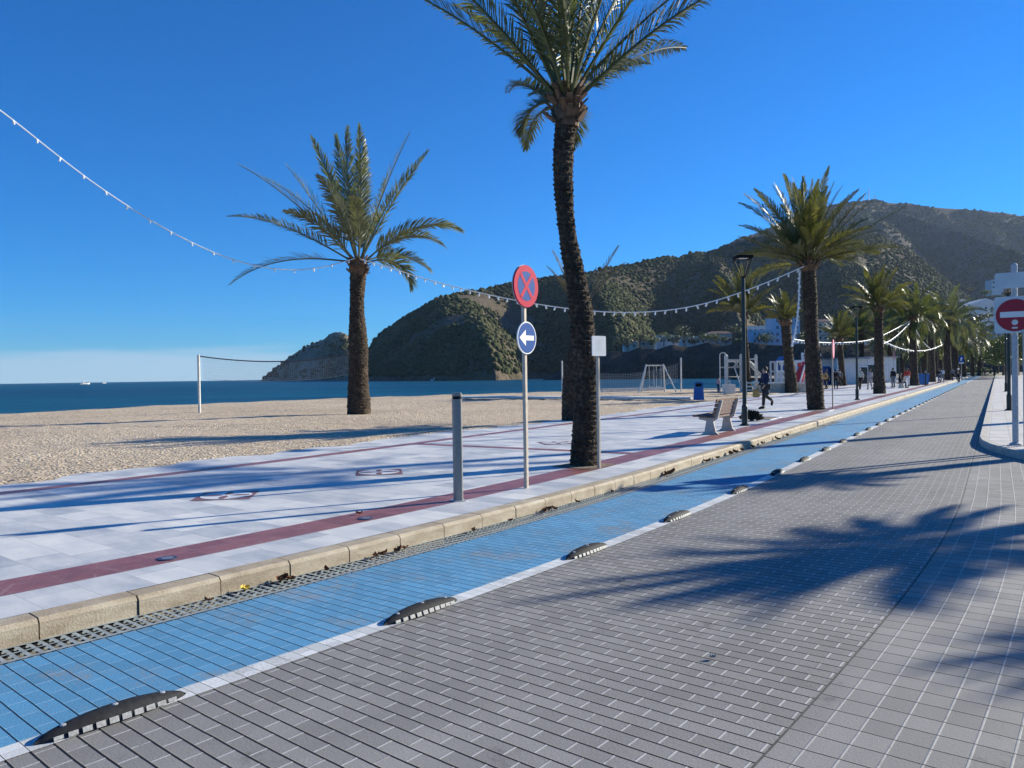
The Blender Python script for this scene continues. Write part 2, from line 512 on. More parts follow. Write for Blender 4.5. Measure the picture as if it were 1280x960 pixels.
def strip(name, o0, o1, s0, s1, z, mat, z1=None, kind='structure', parent=None, nacross=1):
    mb = MB(); ss = s_steps(s0, s1)
    for s in ss:
        for j in range(nacross+1):
            o = o0+(o1-o0)*j/nacross
            mb.v.append(tuple(P(s, o, z if z1 is None else z+(z1-z)*j/nacross)))
            mb.uv.append((o, s))
    w = nacross+1
    for i in range(len(ss)-1):
        for j in range(nacross):
            q = (i*w+j, (i+1)*w+j, (i+1)*w+j+1, i*w+j+1)
            mb.f.append(q if o1 < o0 else q[::-1])
    o = mb.build(name, mat, parent)
    if kind: o['kind'] = kind
    return o

SEND = 205.0
ZP = .15
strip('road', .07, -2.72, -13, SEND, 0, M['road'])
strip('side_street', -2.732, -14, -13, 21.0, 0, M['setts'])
strip('road_gutter', -2.72, -2.732, -13, SEND, -.001, M['seam'])
strip('painted_line', .07, .0-.07+.14, -13, -12.9, -.05, M['line'])  # buried start
bpy.data.objects.remove(bpy.data.objects['painted_line'])
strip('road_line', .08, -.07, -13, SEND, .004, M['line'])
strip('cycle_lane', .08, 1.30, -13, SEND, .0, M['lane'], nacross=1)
# kerb of separate stones
mb = MB()
s = -12.5; k = 0
while s < SEND:
    L = .66 if s < 60 else 6.0
    a, b = s+.006, s+L-.006
    j = RNG.uniform(-.004, .004)
    prof = [(1.60, -.05), (1.60, .115), (1.625, .146), (1.78, .15), (1.78, -.05)]
    vs = []
    for q in (a, b):
        for o, z in prof: vs.append(P(q, o+j, z+(j*.4 if z > 0 else 0)))
    n = len(prof)
    mb.add(vs, [(i, (i+1) % n, n+(i+1) % n, n+i) for i in range(n)] + [tuple(range(n-1, -1, -1)), tuple(range(n, 2*n))])
    s += L
tag(mb.build('kerb', M['kerb']), kind='structure')
strip('kerb_bedding', 1.605, 1.785, -12.5, SEND, .11, M['void'])
# promenade surface: marble with red bands, butted edge to edge
strip('promenade', 1.785, 2.40, -12.5, SEND, ZP, M['marble'])
strip('promenade_band', 2.40, 2.92, -12.5, SEND, ZP, M['redstone'])
strip('promenade_paving', 2.92, 8.25, -12.5, SEND, ZP, M['marble'])
strip('promenade_edge_band', 8.25, 8.58, -12.5, SEND, ZP, M['redstone'])
strip('promenade_edge', 8.58, 10.1, -12.5, SEND, ZP, M['marble'])
strip('promenade_edge_face', 10.1, 10.16, -12.5, SEND, ZP, M['marble'], z1=-.1)
# cross bands of red stone
s_palm = 12.3
for s in (s_palm-.05, s_palm-13.2, s_palm+12.4, s_palm+25, s_palm+38):
    mb = MB()
    for q, o in ((s-.14, 2.9), (s+.14, 2.9), (s+.14, 8.3), (s-.14, 8.3)):
        mb.v.append(tuple(P(q, o, ZP+.004))); mb.uv.append((o, q))
    mb.f.append((0, 1, 2, 3)); tag(mb.build('paving_cross_band', M['redstone']), kind='structure')
mb = MB()
for q, o in ((-.85, 1.95), (-.35, 1.95), (-.35, 2.42), (-.85, 2.42)):
    mb.v.append(tuple(P(q, o, ZP+.004))); mb.uv.append((o, q))
mb.f.append((0, 1, 2, 3)); tag(mb.build('paving_corner_band', M['redstone']), kind='structure')

# marble roundels let into the paving
def medallion(s, off, label):
    c = P(s, off, ZP+.004); h = hdg(s)
    t = thing('paving_roundel', c, label, 'roundel', 'roundels set in the promenade paving', rz=h)
    mb = MB()
    mb.add([(.52, 0, 0), (0, .52, 0), (-.52, 0, 0), (0, -.52, 0)], [(0, 1, 2, 3)])
    mb.build('red_diamond', M['redflat'], t)
    mb = MB()
    n = 40
    mb.add([(.33*math.cos(2*math.pi*i/n), .33*math.sin(2*math.pi*i/n), .003) for i in range(n)], [tuple(range(n))])
    mb.build('white_disc', M['marbleflat'], t)
    mb = MB()
    for a in (0, 90, 180, 270):
        a = rad(a+45)
        pts = [(.03, 0), (.14, .055), (.30, .03), (.30, -.03), (.14, -.055)]
        mb.add([(x*math.cos(a)-y*math.sin(a), x*math.sin(a)+y*math.cos(a), .006) for x, y in pts], [(0, 4, 3, 2, 1)[::-1]])
    mb.build('petal_pattern', M['redflat'], t)
    return t
M['redflat'] = simple('red_stone_inlay', (.22, .095, .085), .5, 0, .2, 6)
M['marbleflat'] = simple('white_marble_inlay', (.70, .70, .69), .45, 0, .12, 6)
s_med = 4.55
medallion(s_med, 5.4, 'nearest petal roundel, lying between two long shadow stripes on the marble')
medallion(s_med+3.05, 5.4, 'second petal roundel, further along the marble short of the bollard')
medallion(s_med+9.15, 5.4, 'small far petal roundel in the marble beyond the crooked palm')

# ------------------------------------------------------------------ drain along the kerb
mb = MB()
s = -12.5
while s < 70:
    L = .07
    if s < 26:
        for o in (1.335, 1.465):
            a, b = s+.021, s+.049
            mb.add([P(a, o-.0, .004), P(b, o, .004), P(b, o+.115, .004), P(a, o+.115, .004), P(a, o, -.02), P(b, o, -.02), P(b, o+.115, -.02), P(a, o+.115, -.02)],
                   [(0, 3, 2, 1), (0, 1, 5, 4), (2, 3, 7, 6)])
    s += L
t = thing('drain_grate', P(0, 1.45, 0), 'long iron drain grate with two rows of slots beside the kerb', 'drain grate')
mbr = MB(); ss = s_steps(-12.5, 26)
for o0, o1 in ((1.302, 1.336), (1.449, 1.466), (1.579, 1.604)):
    b0 = len(mbr.v)
    for q in ss:
        mbr.v.append(tuple(P(q, o0, .006))); mbr.v.append(tuple(P(q, o1, .006)))
    mbr.f += [(b0+2*i, b0+2*i+1, b0+2*i+3, b0+2*i+2)[::-1] for i in range(len(ss)-1)]
def shift(mbx, o):
    mbx.v = [(x-o[0], y-o[1], z-o[2]) for x, y, z in mbx.v]; return mbx
tl = t.location
bars = shift(mb, tl).build('grate_bars', M['ironslot'], t)
bars['kind'] = 'stuff'
shift(mbr, tl).build('grate_rails', M['ironslot'], t)
strip('drain_channel', 1.27, 1.597, -12.5, 26, -.07, M['void'])
strip('drain_wall', 1.597, 1.598, -12.5, 26, -.08, M['void'], z1=.003)
strip('drain_channel_far', 1.30, 1.605, 26, SEND, 0.0, M['ironslot'])

# ------------------------------------------------------------------ opposite pavement with rounded corner
def corner_pts():
    pts = []
    sc = 19.0                                    # the kerb leaves the road line here
    for k in range(0, 13):                       # curve turning away from the street
        a = rad(k*6.5); R = 9.0
        pts.append((sc-R*math.sin(a), -2.76-R*(1-math.cos(a))))
    return pts
cp = corner_pts()
edge = [(q, -2.76) for q in s_steps(19.0, SEND)[::-1]] + cp[1:]
outer = [P(q, o, 0) for q, o in edge]
def inset(pts, d):
    out = []
    for i, p in enumerate(pts):
        t = (pts[min(i+1, len(pts)-1)]-pts[max(i-1, 0)]).normalized()
        out.append(p+Vector((-t.y, t.x, 0))*d)
    return out
inn = inset(outer, .16)
mb = MB(); n = len(outer)
for p, q in zip(outer, inn):
    mb.v += [(p.x, p.y, -.03), (p.x, p.y, .13), (p.x+(q.x-p.x)*.12, p.y+(q.y-p.y)*.12, .15), (q.x, q.y, .15), (q.x, q.y, .0)]
for i in range(n-1):
    for k in range(4):
        mb.f.append((i*5+k, i*5+k+1, (i+1)*5+k+1, (i+1)*5+k))
tag(mb.build('kerb_corner', M['kerb_pale']), kind='structure')
mb = MB()
for (q, o), p in zip(edge, inn):
    mb.v.append((p.x, p.y, .146)); mb.uv.append((o, q))
for (q, o), p in zip(edge, inn):
    far = P(max(q, 10.0)+0, min(o-6.5, -16) if q < 19.1 else -16, .146)
    mb.v.append(tuple(far)); mb.uv.append((-16, q))
mb.f += [(i, i+1, n+i+1, n+i) for i in range(n-1)]
tag(mb.build('sidewalk', M['walk']), kind='structure')

# ------------------------------------------------------------------ beach, ground, sea
WZ = -.95
sea_edge_px = [(-420, 541), (-200, 530), (0, 519), (160, 510), (330, 502), (450, 497.5), (560, 494), (700, 490), (800, 488), (870, 486.5), (930, 485)]
se = [un(x, y, .05) for x, y in sea_edge_px]
be = []
for s in s_steps(-12.5, 140): be.append(P(s, 10.1, 0))
def poly_sample(pts, n):
    L = [0]
    for a, b in zip(pts[:-1], pts[1:]): L.append(L[-1]+(b-a).length)
    out = []
    for i in range(n):
        d = L[-1]*i/(n-1); j = 0
        while j < len(L)-2 and L[j+1] < d: j += 1
        t = (d-L[j])/max(L[j+1]-L[j], 1e-9)
        out.append(pts[j].lerp(pts[j+1], t))
    return out
NB, NC = 150, 60
A = poly_sample([P(s, 10.1, 0) for s in np.linspace(-12.5, 95, 80)], NB)
Bp = poly_sample(se+[P(120, 26, 0), P(150, 22, 0)], NB)
mb = MB()
rs = np.random.RandomState(3)
for i in range(NB):
    for j in range(NC+8):
        t = j/(NC-1)
        p = A[i].lerp(Bp[i], min(t, 1))
        n1 = math.sin(p.x*.9+p.y*.33)*math.sin(p.y*.7-p.x*.21)
        if t <= 1:
            z = .085 + .035*n1*min(1, t*6) + .02*rs.uniform(-1, 1)*min(1, t*8)
        else:
            d = (Bp[i]-A[i]).normalized()
            q = (t-1)*(NC-1)*1.2
            p = Bp[i]+d*q
            z = .07-.20*q
        mb.v.append((p.x, p.y, z))
W = NC+8
for i in range(NB-1):
    for j in range(W-1):
        mb.f.append((i*W+j, (i+1)*W+j, (i+1)*W+j+1, i*W+j+1))
tag(mb.build('beach', M['sand'], smooth=True), kind='structure')
# land behind the street and inland
mb = MB()
land = [P(-13, -2), P(-13, -90), Vector((2400, -60, 0)), Vector((3000, 1500, 0)), Vector((1200, 1700, 0)), Vector((90, 330, 0)), P(150, 22), P(120, 26), P(95, 10.0), P(40, 6), P(5, 4), P(-13, 3)]
mb.add([Vector((p.x, p.y, -.06)) for p in land], [tuple(range(len(land)))])
tag(mb.build('ground', M['ground']), kind='structure')
# street end: road carries on as ground, verge
mb = MB(); n = 96
mb.add([(5600*math.cos(2*math.pi*i/n), 5600*math.sin(2*math.pi*i/n), WZ) for i in range(n)]+[(0, 0, WZ)], [(i, (i+1) % n, n) for i in range(n)])
tag(mb.build('sea', M['sea']), kind='structure')
# pale wet shore line of foam
mb = MB()
fo = poly_sample(se, 200)
for i, p in enumerate(fo):
    t = (fo[min(i+1, 199)]-fo[max(i-1, 0)]).normalized(); nn = Vector((-t.y, t.x, 0))
    if nn.y < 0: nn = -nn
    a = 4.6+.35*math.sin(i*.35)+rs.uniform(-.2, .2); b = a+.7+.3*math.sin(i*.21)
    mb.v += [(*(p+nn*a).xy, WZ+.05), (*(p+nn*b).xy, WZ+.04)]
mb.f += [(2*i, 2*i+1, 2*i+3, 2*i+2) for i in range(199)]
tag(mb.build('surf_line', M['white']), kind='stuff')

# sand blown over the edge of the paving
mb = MB(); ss = s_steps(-12.5, 60); ss = list(np.arange(-12.5, 60, .18))
for s in ss:
    w_ = .30+.34*math.sin(s*.55)*math.sin(s*.23+1)+.16*math.sin(s*2.3)+.10*math.sin(s*5.1+.6)+rs.uniform(-.04, .04)
    for o, z in ((10.1-max(.03, w_), .1535), (10.1-max(.02, w_*.45), .172), (10.13, .165), (10.55, .10), (10.9, .05)): mb.v.append(tuple(P(s, o, z)))
for i in range(len(ss)-1):
    for k in range(4): mb.f.append((i*5+k, (i+1)*5+k, (i+1)*5+k+1, i*5+k+1)[::-1])
tag(mb.build('sand_drift', M['sand'], smooth=True), kind='structure')
# ------------------------------------------------------------------ hills
def vnoise(x, y, seed=0):
    x = np.asarray(x, float); y = np.asarray(y, float)
    xi = np.floor(x).astype(np.int64); yi = np.floor(y).astype(np.int64)
    xf = x-xi; yf = y-yi
    def h(a, b):
        n = (a*374761393 + b*668265263 + seed*1442695041) & 0xFFFFFFFF
        n = ((n ^ (n >> 13))*1274126177) & 0xFFFFFFFF
        return ((n ^ (n >> 16)) & 0xFFFF)/65535.0
    sx = xf*xf*(3-2*xf); sy = yf*yf*(3-2*yf)
    return (h(xi, yi)*(1-sx)+h(xi+1, yi)*sx)*(1-sy)+(h(xi, yi+1)*(1-sx)+h(xi+1, yi+1)*sx)*sy
def fbm(x, y, oct=5, seed=0, g=.5):
    r = 0; a = 1; t = 0
    for k in range(oct):
        r = r+a*vnoise(x*2**k, y*2**k, seed+k*17); t += a; a *= g
    return r/t

TERR = {}
def terrain(name, mat, prof, ridge, foot, shape, x0, x1, nx, nt, back=1.5, zfoot=-2.0, amp=.05, nscale=60, seed=1, tpow=1.0, warp=0):
    """a ridge seen as the outline prof (photo pixels), standing at its own distance, with spurs and gullies in front and a slope behind"""
    px = np.linspace(x0, x1, nx)
    D = np.interp(px, *zip(*ridge)); Ft = np.interp(px, *zip(*foot)); E = np.interp(px, *zip(*shape))
    y = np.interp(px, *zip(*prof))
    yh = 469.7-0.015*(px-640)
    Z = H+(yh-y)/F*D
    T = np.concatenate([np.linspace(0, 1, nt), 1+np.linspace(0, 1, nt//3)[1:]*(back-1)])
    X = np.zeros((nx, len(T))); Y = X.copy(); ZZ = X.copy()
    for j, t in enumerate(T):
        pw = px+warp*(1-min(t, 1))
        Fw = np.interp(pw, *zip(*foot)); Ew = np.interp(pw, *zip(*shape))
        d = Fw+(D-Fw)*t if t <= 1 else D+(D-Ft)*(t-1)
        sh = np.power(min(t, 1), Ew)
        z = zfoot+(Z-zfoot)*sh
        if t > 1:
            q = (t-1)/(back-1)
            z = zfoot+(Z-zfoot)*(1-q**1.5)
        X[:, j] = (px-640)/F*d; Y[:, j] = d; ZZ[:, j] = z
    nn = fbm(X/nscale, Y/nscale, 6, seed)-.5
    n2 = 1-2*np.abs(fbm(X/(nscale*2.2)+7, Y/(nscale*2.2), 4, seed+5)-.5)*1.6-.55
    rel = np.clip((ZZ-zfoot)/np.maximum(Z[:, None]-zfoot, 1), 0, 1)
    env = np.clip(rel*4, 0, 1)*(1-.82*np.clip((rel-.75)/.25, 0, 1))
    ZZ = ZZ+(nn*1.4+n2*.9)*amp*(Z[:, None]-zfoot)*env
    mb = MB()
    V = np.stack([X, Y, ZZ], -1).reshape(-1, 3)
    w = len(T)
    i, j = np.meshgrid(np.arange(nx-1), np.arange(w-1), indexing='ij')
    a = (i*w+j).ravel()
    q = np.stack([a, a+w, a+w+1, a+1], -1)
    me = bpy.data.meshes.new(name)
    me.from_pydata(V.tolist(), [], q.tolist())
    me.polygons.foreach_set('use_smooth', [True]*len(me.polygons))
    me.materials.append(mat)
    o = link(name, me); o['kind'] = 'structure'
    TERR[name] = (V.reshape(nx, w, 3), nt)
    return o

terrain('headland', M['headland'],
        [(318, 482), (333, 470), (337, 466), (347, 459), (360, 448), (375, 438), (395, 429), (405, 425), (413, 418), (420, 415.5), (432, 417), (440, 423), (455, 432), (480, 446), (520, 462), (545, 474)],
        [(318, 1120), (545, 1000)], [(318, 1085), (340, 1050), (380, 980), (420, 960), (470, 900), (545, 880)], [(318, .7), (380, .8), (420, 1.1), (545, .9)],
        318, 545, 120, 50, back=1.9, amp=.10, nscale=26, seed=4)
terrain('hill', M['hill'],
        [(440, 478), (456, 455), (463, 437), (470, 425), (480, 415), (495, 405), (505, 399), (520, 391), (545, 376), (560, 371), (585, 365), (600, 363), (625, 358), (660, 352), (700, 345), (740, 341), (770, 333), (800, 329), (815, 325), (835, 322), (850, 323), (870, 317), (885, 318), (905, 310), (925, 303), (950, 298), (985, 296), (1020, 293), (1060, 291), (1100, 296), (1130, 308), (1150, 322), (1175, 344), (1192, 358), (1220, 378), (1300, 405), (1400, 430)],
        [(440, 860), (560, 770), (620, 860), (760, 930), (890, 1080), (1000, 1000), (1120, 1250), (1200, 1150), (1400, 1000)],
        [(440, 600), (480, 560), (560, 480), (590, 510), (625, 600), (660, 620), (700, 520), (740, 470), (790, 560), (830, 640), (865, 560), (890, 520), (930, 640), (975, 700), (1010, 520), (1060, 480), (1130, 520), (1200, 600), (1400, 560)],
        [(440, .75), (560, .70), (620, 1.15), (660, 1.2), (720, .80), (800, 1.5), (830, 1.5), (880, .95), (940, 2.0), (985, 2.2), (1030, 1.35), (1100, 1.15), (1180, 1.0), (1400, 1.0)],
        440, 1400, 330, 110, back=1.7, amp=.075, nscale=85, seed=11, warp=-60)
terrain('mountain', M['mount'],
        [(820, 380), (860, 345), (890, 322), (920, 302), (960, 287), (1000, 272), (1040, 258), (1075, 252), (1090, 249), (1100, 250), (1112, 254), (1135, 256), (1160, 259), (1185, 261), (1215, 263), (1250, 268), (1280, 272), (1340, 285), (1420, 300), (1560, 330), (1700, 360)],
        [(820, 1900), (1000, 2350), (1090, 2450), (1280, 2550), (1420, 2600), (1700, 2500)],
        [(820, 1350), (960, 1250), (1060, 1350), (1130, 1700), (1200, 1750), (1280, 1400), (1330, 1250), (1400, 1200), (1700, 1200)],
        [(820, 1.2), (960, 1.0), (1050, .8), (1110, .95), (1180, 1.5), (1230, 1.6), (1290, 1.1), (1400, 1.0), (1700, 1.2)],
        820, 1700, 260, 90, back=1.6, amp=.10, nscale=150, seed=23, warp=-150)
terrain('mountain_spur', M['mount'],
        [(1068, 285), (1085, 268), (1100, 264), (1120, 267), (1140, 272), (1180, 284), (1210, 294), (1240, 305), (1280, 318), (1340, 338), (1420, 360), (1600, 400)],
        [(1068, 2300), (1180, 1980), (1280, 1650), (1420, 1350), (1600, 1200)], [(1068, 1950), (1130, 1720), (1180, 1500), (1280, 1250), (1420, 1050), (1600, 950)],
        [(1068, 1.2), (1180, 1.3), (1280, 1.1), (1600, 1.0)], 1068, 1600, 190, 70, back=1.35, amp=.07, nscale=120, seed=41, warp=-60)
terrain('cliff', M['cliff'],
        [(672, 478), (690, 468), (705, 462), (720, 456), (745, 447), (762, 439), (785, 440), (800, 434), (822, 437), (840, 431), (862, 434), (885, 428), (905, 432), (930, 427), (960, 431), (985, 432), (1010, 428), (1100, 432), (1200, 436), (1300, 440)],
        [(660, 440), (700, 430), (850, 400), (1010, 360), (1300, 360)], [(660, 420), (700, 405), (850, 382), (1010, 345), (1300, 345)],
        [(660, .8), (700, .55), (850, .5), (1300, .5)], 672, 1300, 220, 24, back=6.0, amp=.09, nscale=16, seed=31)
V, nt_ = TERR['cliff']
# far pine covered hills: scrub as countless bushes
def scrub(name, terr, n, size, seed, jmax=None):
    V, nt = TERR[terr]
    rs = np.random.RandomState(seed)
    ico = bmesh.new(); bmesh.ops.create_icosphere(ico, subdivisions=1, radius=1)
    bv = np.array([v.co[:] for v in ico.verts]); bf = np.array([[v.index for v in f.verts] for f in ico.faces]); ico.free()
    nx, w, _ = V.shape
    area = None
    i = rs.uniform(0, nx-1.01, n); j = rs.power(.9, n)*(nt*1.06 if jmax is None else jmax)
    j = np.clip(j, 1, w-1.01)
    ii = i.astype(int); jj = j.astype(int); fi = (i-ii)[:, None]; fj = (j-jj)[:, None]
    p = (V[ii, jj]*(1-fi)+V[ii+1, jj]*fi)*(1-fj)+(V[ii, jj+1]*(1-fi)+V[ii+1, jj+1]*fi)*fj
    den = fbm(p[:, 0]/110, p[:, 1]/110, 5, seed+3, .6)
    keep = (den > rs.uniform(.27, .57, n)) & (p[:, 2] > 3)
    p = p[keep]; m = len(p)
    sz = size*np.clip(rs.lognormal(-.1, .5, m), .3, 1.8)
    vs = bv[None]*(1+rs.uniform(-.28, .28, (m, len(bv), 1)))*sz[:, None, None]
    vs[:, :, 2] *= rs.uniform(.6, 1.15, (m, 1))
    vs = vs+p[:, None, :]+np.array([0, 0, .25])*sz[:, None, None]
    fs = (bf[None]+(np.arange(m)*len(bv))[:, None, None]).reshape(-1, 3)
    vs = vs.reshape(-1, 3)
    me = bpy.data.meshes.new(name)
    me.vertices.add(len(vs)); me.vertices.foreach_set('co', vs.ravel().astype(np.float32))
    me.loops.add(len(fs)*3); me.loops.foreach_set('vertex_index', fs.ravel().astype(np.int32))
    me.polygons.add(len(fs)); me.polygons.foreach_set('loop_start', np.arange(len(fs), dtype=np.int32)*3)
    me.update(calc_edges=True)
    me.materials.append(M['scrub'])
    o = link(name, me); o['kind'] = 'stuff'
    o['label'] = 'countless dark bushes and low pines covering the slope'
    return o
scrub('hillside_scrub', 'hill', 95000, 1.6, 5)
scrub('mountain_scrub', 'mountain', 55000, 2.9, 6)
scrub('spur_scrub', 'mountain_spur', 22000, 2.6, 9)
scrub('headland_scrub', 'headland', 1500, 1.7, 8)
# ------------------------------------------------------------------ palms
def frond_into(mb, org, az, el, L, droop, rg, nl=62, ll=.46, width=.030, rach=.022, twist=0.0, vee=28, t0=.16, stem=None, curl=0.0):
    """one pinnate frond: a bending midrib with leaflets along both sides; az and el in radians"""
    n = 16
    pts = []; p = Vector(org); e = el; a = az; dirs = []
    step = L/n
    for i in range(n+1):
        pts.append(p.copy())
        d = Vector((math.cos(e)*math.cos(a), math.cos(e)*math.sin(a), math.sin(e)))
        dirs.append(d)
        p = p+d*step
        t = i/n
        e -= droop*(0.35+1.3*t)/n*(math.cos(e)*.75+.25)
        a += curl/n
    (stem or mb).tube(pts, [rach*(1-.85*i/n)+.003 for i in range(n+1)], 4, False)
    rot = twist
    for k in range(nl):
        t = t0+(1-t0)*(k+rg.uniform(-.3, .3))/nl
        t = min(max(t, 0), .999)
        i = min(int(t*n), n-1); f = t*n-i
        q = pts[i].lerp(pts[i+1], f); d = dirs[i].lerp(dirs[i+1], f).normalized()
        side = d.cross(Vector((0, 0, 1)))
        if side.length < .05: side = Vector((math.sin(az), -math.cos(az), 0))
        side.normalize(); up = side.cross(d).normalized()
        side, up = side*math.cos(rot)+up*math.sin(rot), up*math.cos(rot)-side*math.sin(rot)
        env = (math.sin(math.pi*min(1, .16+.84*(t-t0)/(1-t0))**.75))**.55 if t < .999 else .3
        l = ll*max(.28, env)*rg.uniform(.85, 1.12)
        fw = rad(52-26*t+rg.uniform(-7, 7))
        for sgn in (-1, 1):
            vv = rad(vee+rg.uniform(-20, 20))
            out = side*sgn*math.cos(vv)+up*math.sin(vv)
            ld = (d*math.cos(fw)+out*math.sin(fw)).normalized()
            mid = q+ld*l*.55; tip = q+ld*l+Vector((0, 0, -1))*l*rg.uniform(.04, .22)
            wv = ld.cross(up)
            if wv.length < .05: wv = ld.cross(Vector((1, 0, 0)))
            wv = wv.normalized()*width*.5
            mb.add([q-wv*.6, q+wv*.6, mid+wv, mid-wv, tip], [(0, 1, 2, 3), (3, 2, 4)])

def crown_list(n, seed, emin=5, emax=86, L=2.8, droop=1.2, wind=None):
    rg = random.Random(seed); out = []
    for i in range(n):
        t = (i+.5)/n
        el = rad(emax-(emax-emin)*t**1.05+rg.uniform(-6, 6))
        az = i*2.399963+rg.uniform(-.25, .25)
        l = L*rg.uniform(.82, 1.1)*(0.80+.25*math.sin(math.pi*min(1, .25+t*.8)))
        out.append((az, el, l, droop*rg.uniform(.7, 1.35)*(0.55+.7*t), 0.0))
    return out

def crown_mesh(name, fronds, seed, mat, rad0=.10, z0=0, nl=56, ll=.44, width=.034, wind=None, lean=0.0, tw=.9, **kw):
    rg = random.Random(seed); mb = MB()
    for f in fronds:
        az, el, L, dr = f[:4]
        cu = rg.uniform(-.5, .5) if wind is None else wind*rg.uniform(.5, 1.2)*math.sin((lean-az))
        o = Vector((math.cos(az)*rad0*max(.15, math.cos(el)), math.sin(az)*rad0*max(.15, math.cos(el)), z0+rg.uniform(-.1, .1)+.12*math.sin(el)))
        frond_into(mb, o, az, el, L, dr, rg, nl=nl, ll=ll, width=width, twist=rg.uniform(-tw, tw), curl=cu, **kw)
    return mb.mesh(name, mat)

def trunk_mesh(name, path, radii, mat, seed=0, rings=150, seg=34, scale=.085, depth=.028):
    """a palm trunk with old leaf bases in spirals"""
    rs = np.random.RandomState(seed)
    path = [Vector(p) for p in path]
    L = [0]
    for a, b in zip(path[:-1], path[1:]): L.append(L[-1]+(b-a).length)
    mb = MB(); tot = L[-1]
    rx = np.array(L)/tot
    px, py, pz = [np.interp(np.linspace(0, 1, rings), rx, [p[k] for p in path]) for k in range(3)]
    # smooth the path
    for arr in (px, py):
        for _ in range(int(rings*.06)*6):
            arr[1:-1] = (arr[:-2]+2*arr[1:-1]+arr[2:])/4
    rr = np.interp(np.linspace(0, 1, rings), np.linspace(0, 1, len(radii)), radii)
    nspi = 9
    jit = rs.uniform(-1, 1, (600, 40))
    for i in range(rings):
        h = i/(rings-1)*tot
        for k in range(seg):
            th = 2*math.pi*k/seg
            # scales arranged on a staggered spiral lattice
            u = th/(2*math.pi)*nspi; v = h/scale+u*.35
            r_ = math.floor(v); fu = (u+.5*(r_ % 2)) % 1; fv = v-r_
            c = int(u+.5*(r_ % 2)) % nspi
            j = jit[int(r_) % 600, c % 40]
            lip = max(0, 1-abs(fu-.5)*1.7)*(fv**1.6)
            d = depth*(lip*(1.0+.6*j)-.35)+rs.normal(0, depth*.16)
            r = rr[i]*(1+.05*math.sin(h*2.1+seed))+d
            mb.v.append((px[i]+math.cos(th)*r, py[i]+math.sin(th)*r, pz[i]))
    for i in range(rings-1):
        for k in range(seg):
            k2 = (k+1) % seg
            mb.f.append((i*seg+k, i*seg+k2, (i+1)*seg+k2, (i+1)*seg+k))
    mb.f.append(tuple((rings-1)*seg+k for k in range(seg)))
    return mb.mesh(name, mat)

def collar_mesh(name, r, z, seed, n=46, h=.42, mat=None, flare=.12):
    """the ring of cut frond stubs under the crown"""
    rg = random.Random(seed); mb = MB()
    mb.lathe([(r*.92, z-h*.75), (r*1.10, z-h*.2), (r*1.0, z+h*.35), (r*.35, z+h*.62)], 14)
    for i in range(n):
        a = i*2.4+rg.uniform(-.3, .3); t = rg.random()
        zz = z-h*.6+h*1.1*t
        rr = r*(1.02-.25*max(0, t-.5))
        b = Vector((math.cos(a)*rr, math.sin(a)*rr, zz))
        out = Vector((math.cos(a), math.sin(a), rg.uniform(.9, 2.2))).normalized()
        l = rg.uniform(.10, .20)
        side = Vector((-math.sin(a), math.cos(a), 0))
        w = rg.uniform(.05, .085); th = .022
        tip = b+out*l+Vector((math.cos(a), math.sin(a), 0))*flare*rg.uniform(.2, .7)
        nrm = side.cross(out).normalized()
        vs = [b-side*w-nrm*th, b+side*w-nrm*th, b+side*w+nrm*th, b-side*w+nrm*th,
              tip-side*w*.6-nrm*th*.6, tip+side*w*.6-nrm*th*.6, tip+side*w*.6+nrm*th*.6, tip-side*w*.6+nrm*th*.6]
        mb.add(vs, [(3, 2, 1, 0), (4, 5, 6, 7), (0, 1, 5, 4), (1, 2, 6, 5), (2, 3, 7, 6), (3, 0, 4, 7)])
    return mb.mesh(name, mat or M['stub'])

def palm(base, label, path, radii, crown_me, collar=True, seed=0, group='palms on the seafront', trunk_kw={}, collar_kw={}):
    t = thing('palm_tree', base, label, 'palm tree', group)
    link('trunk', trunk_mesh('palm_trunk', path, radii, M['bark'], seed, **trunk_kw), t)
    top = Vector(path[-1])
    if collar:
        c = link('frond_stubs', collar_mesh('palm_stubs', radii[-1]*1.12, 0, seed, **collar_kw), t); c.location = top
    cr = link('crown', crown_me, t); cr.location = top+Vector((0, 0, .05))
    return t

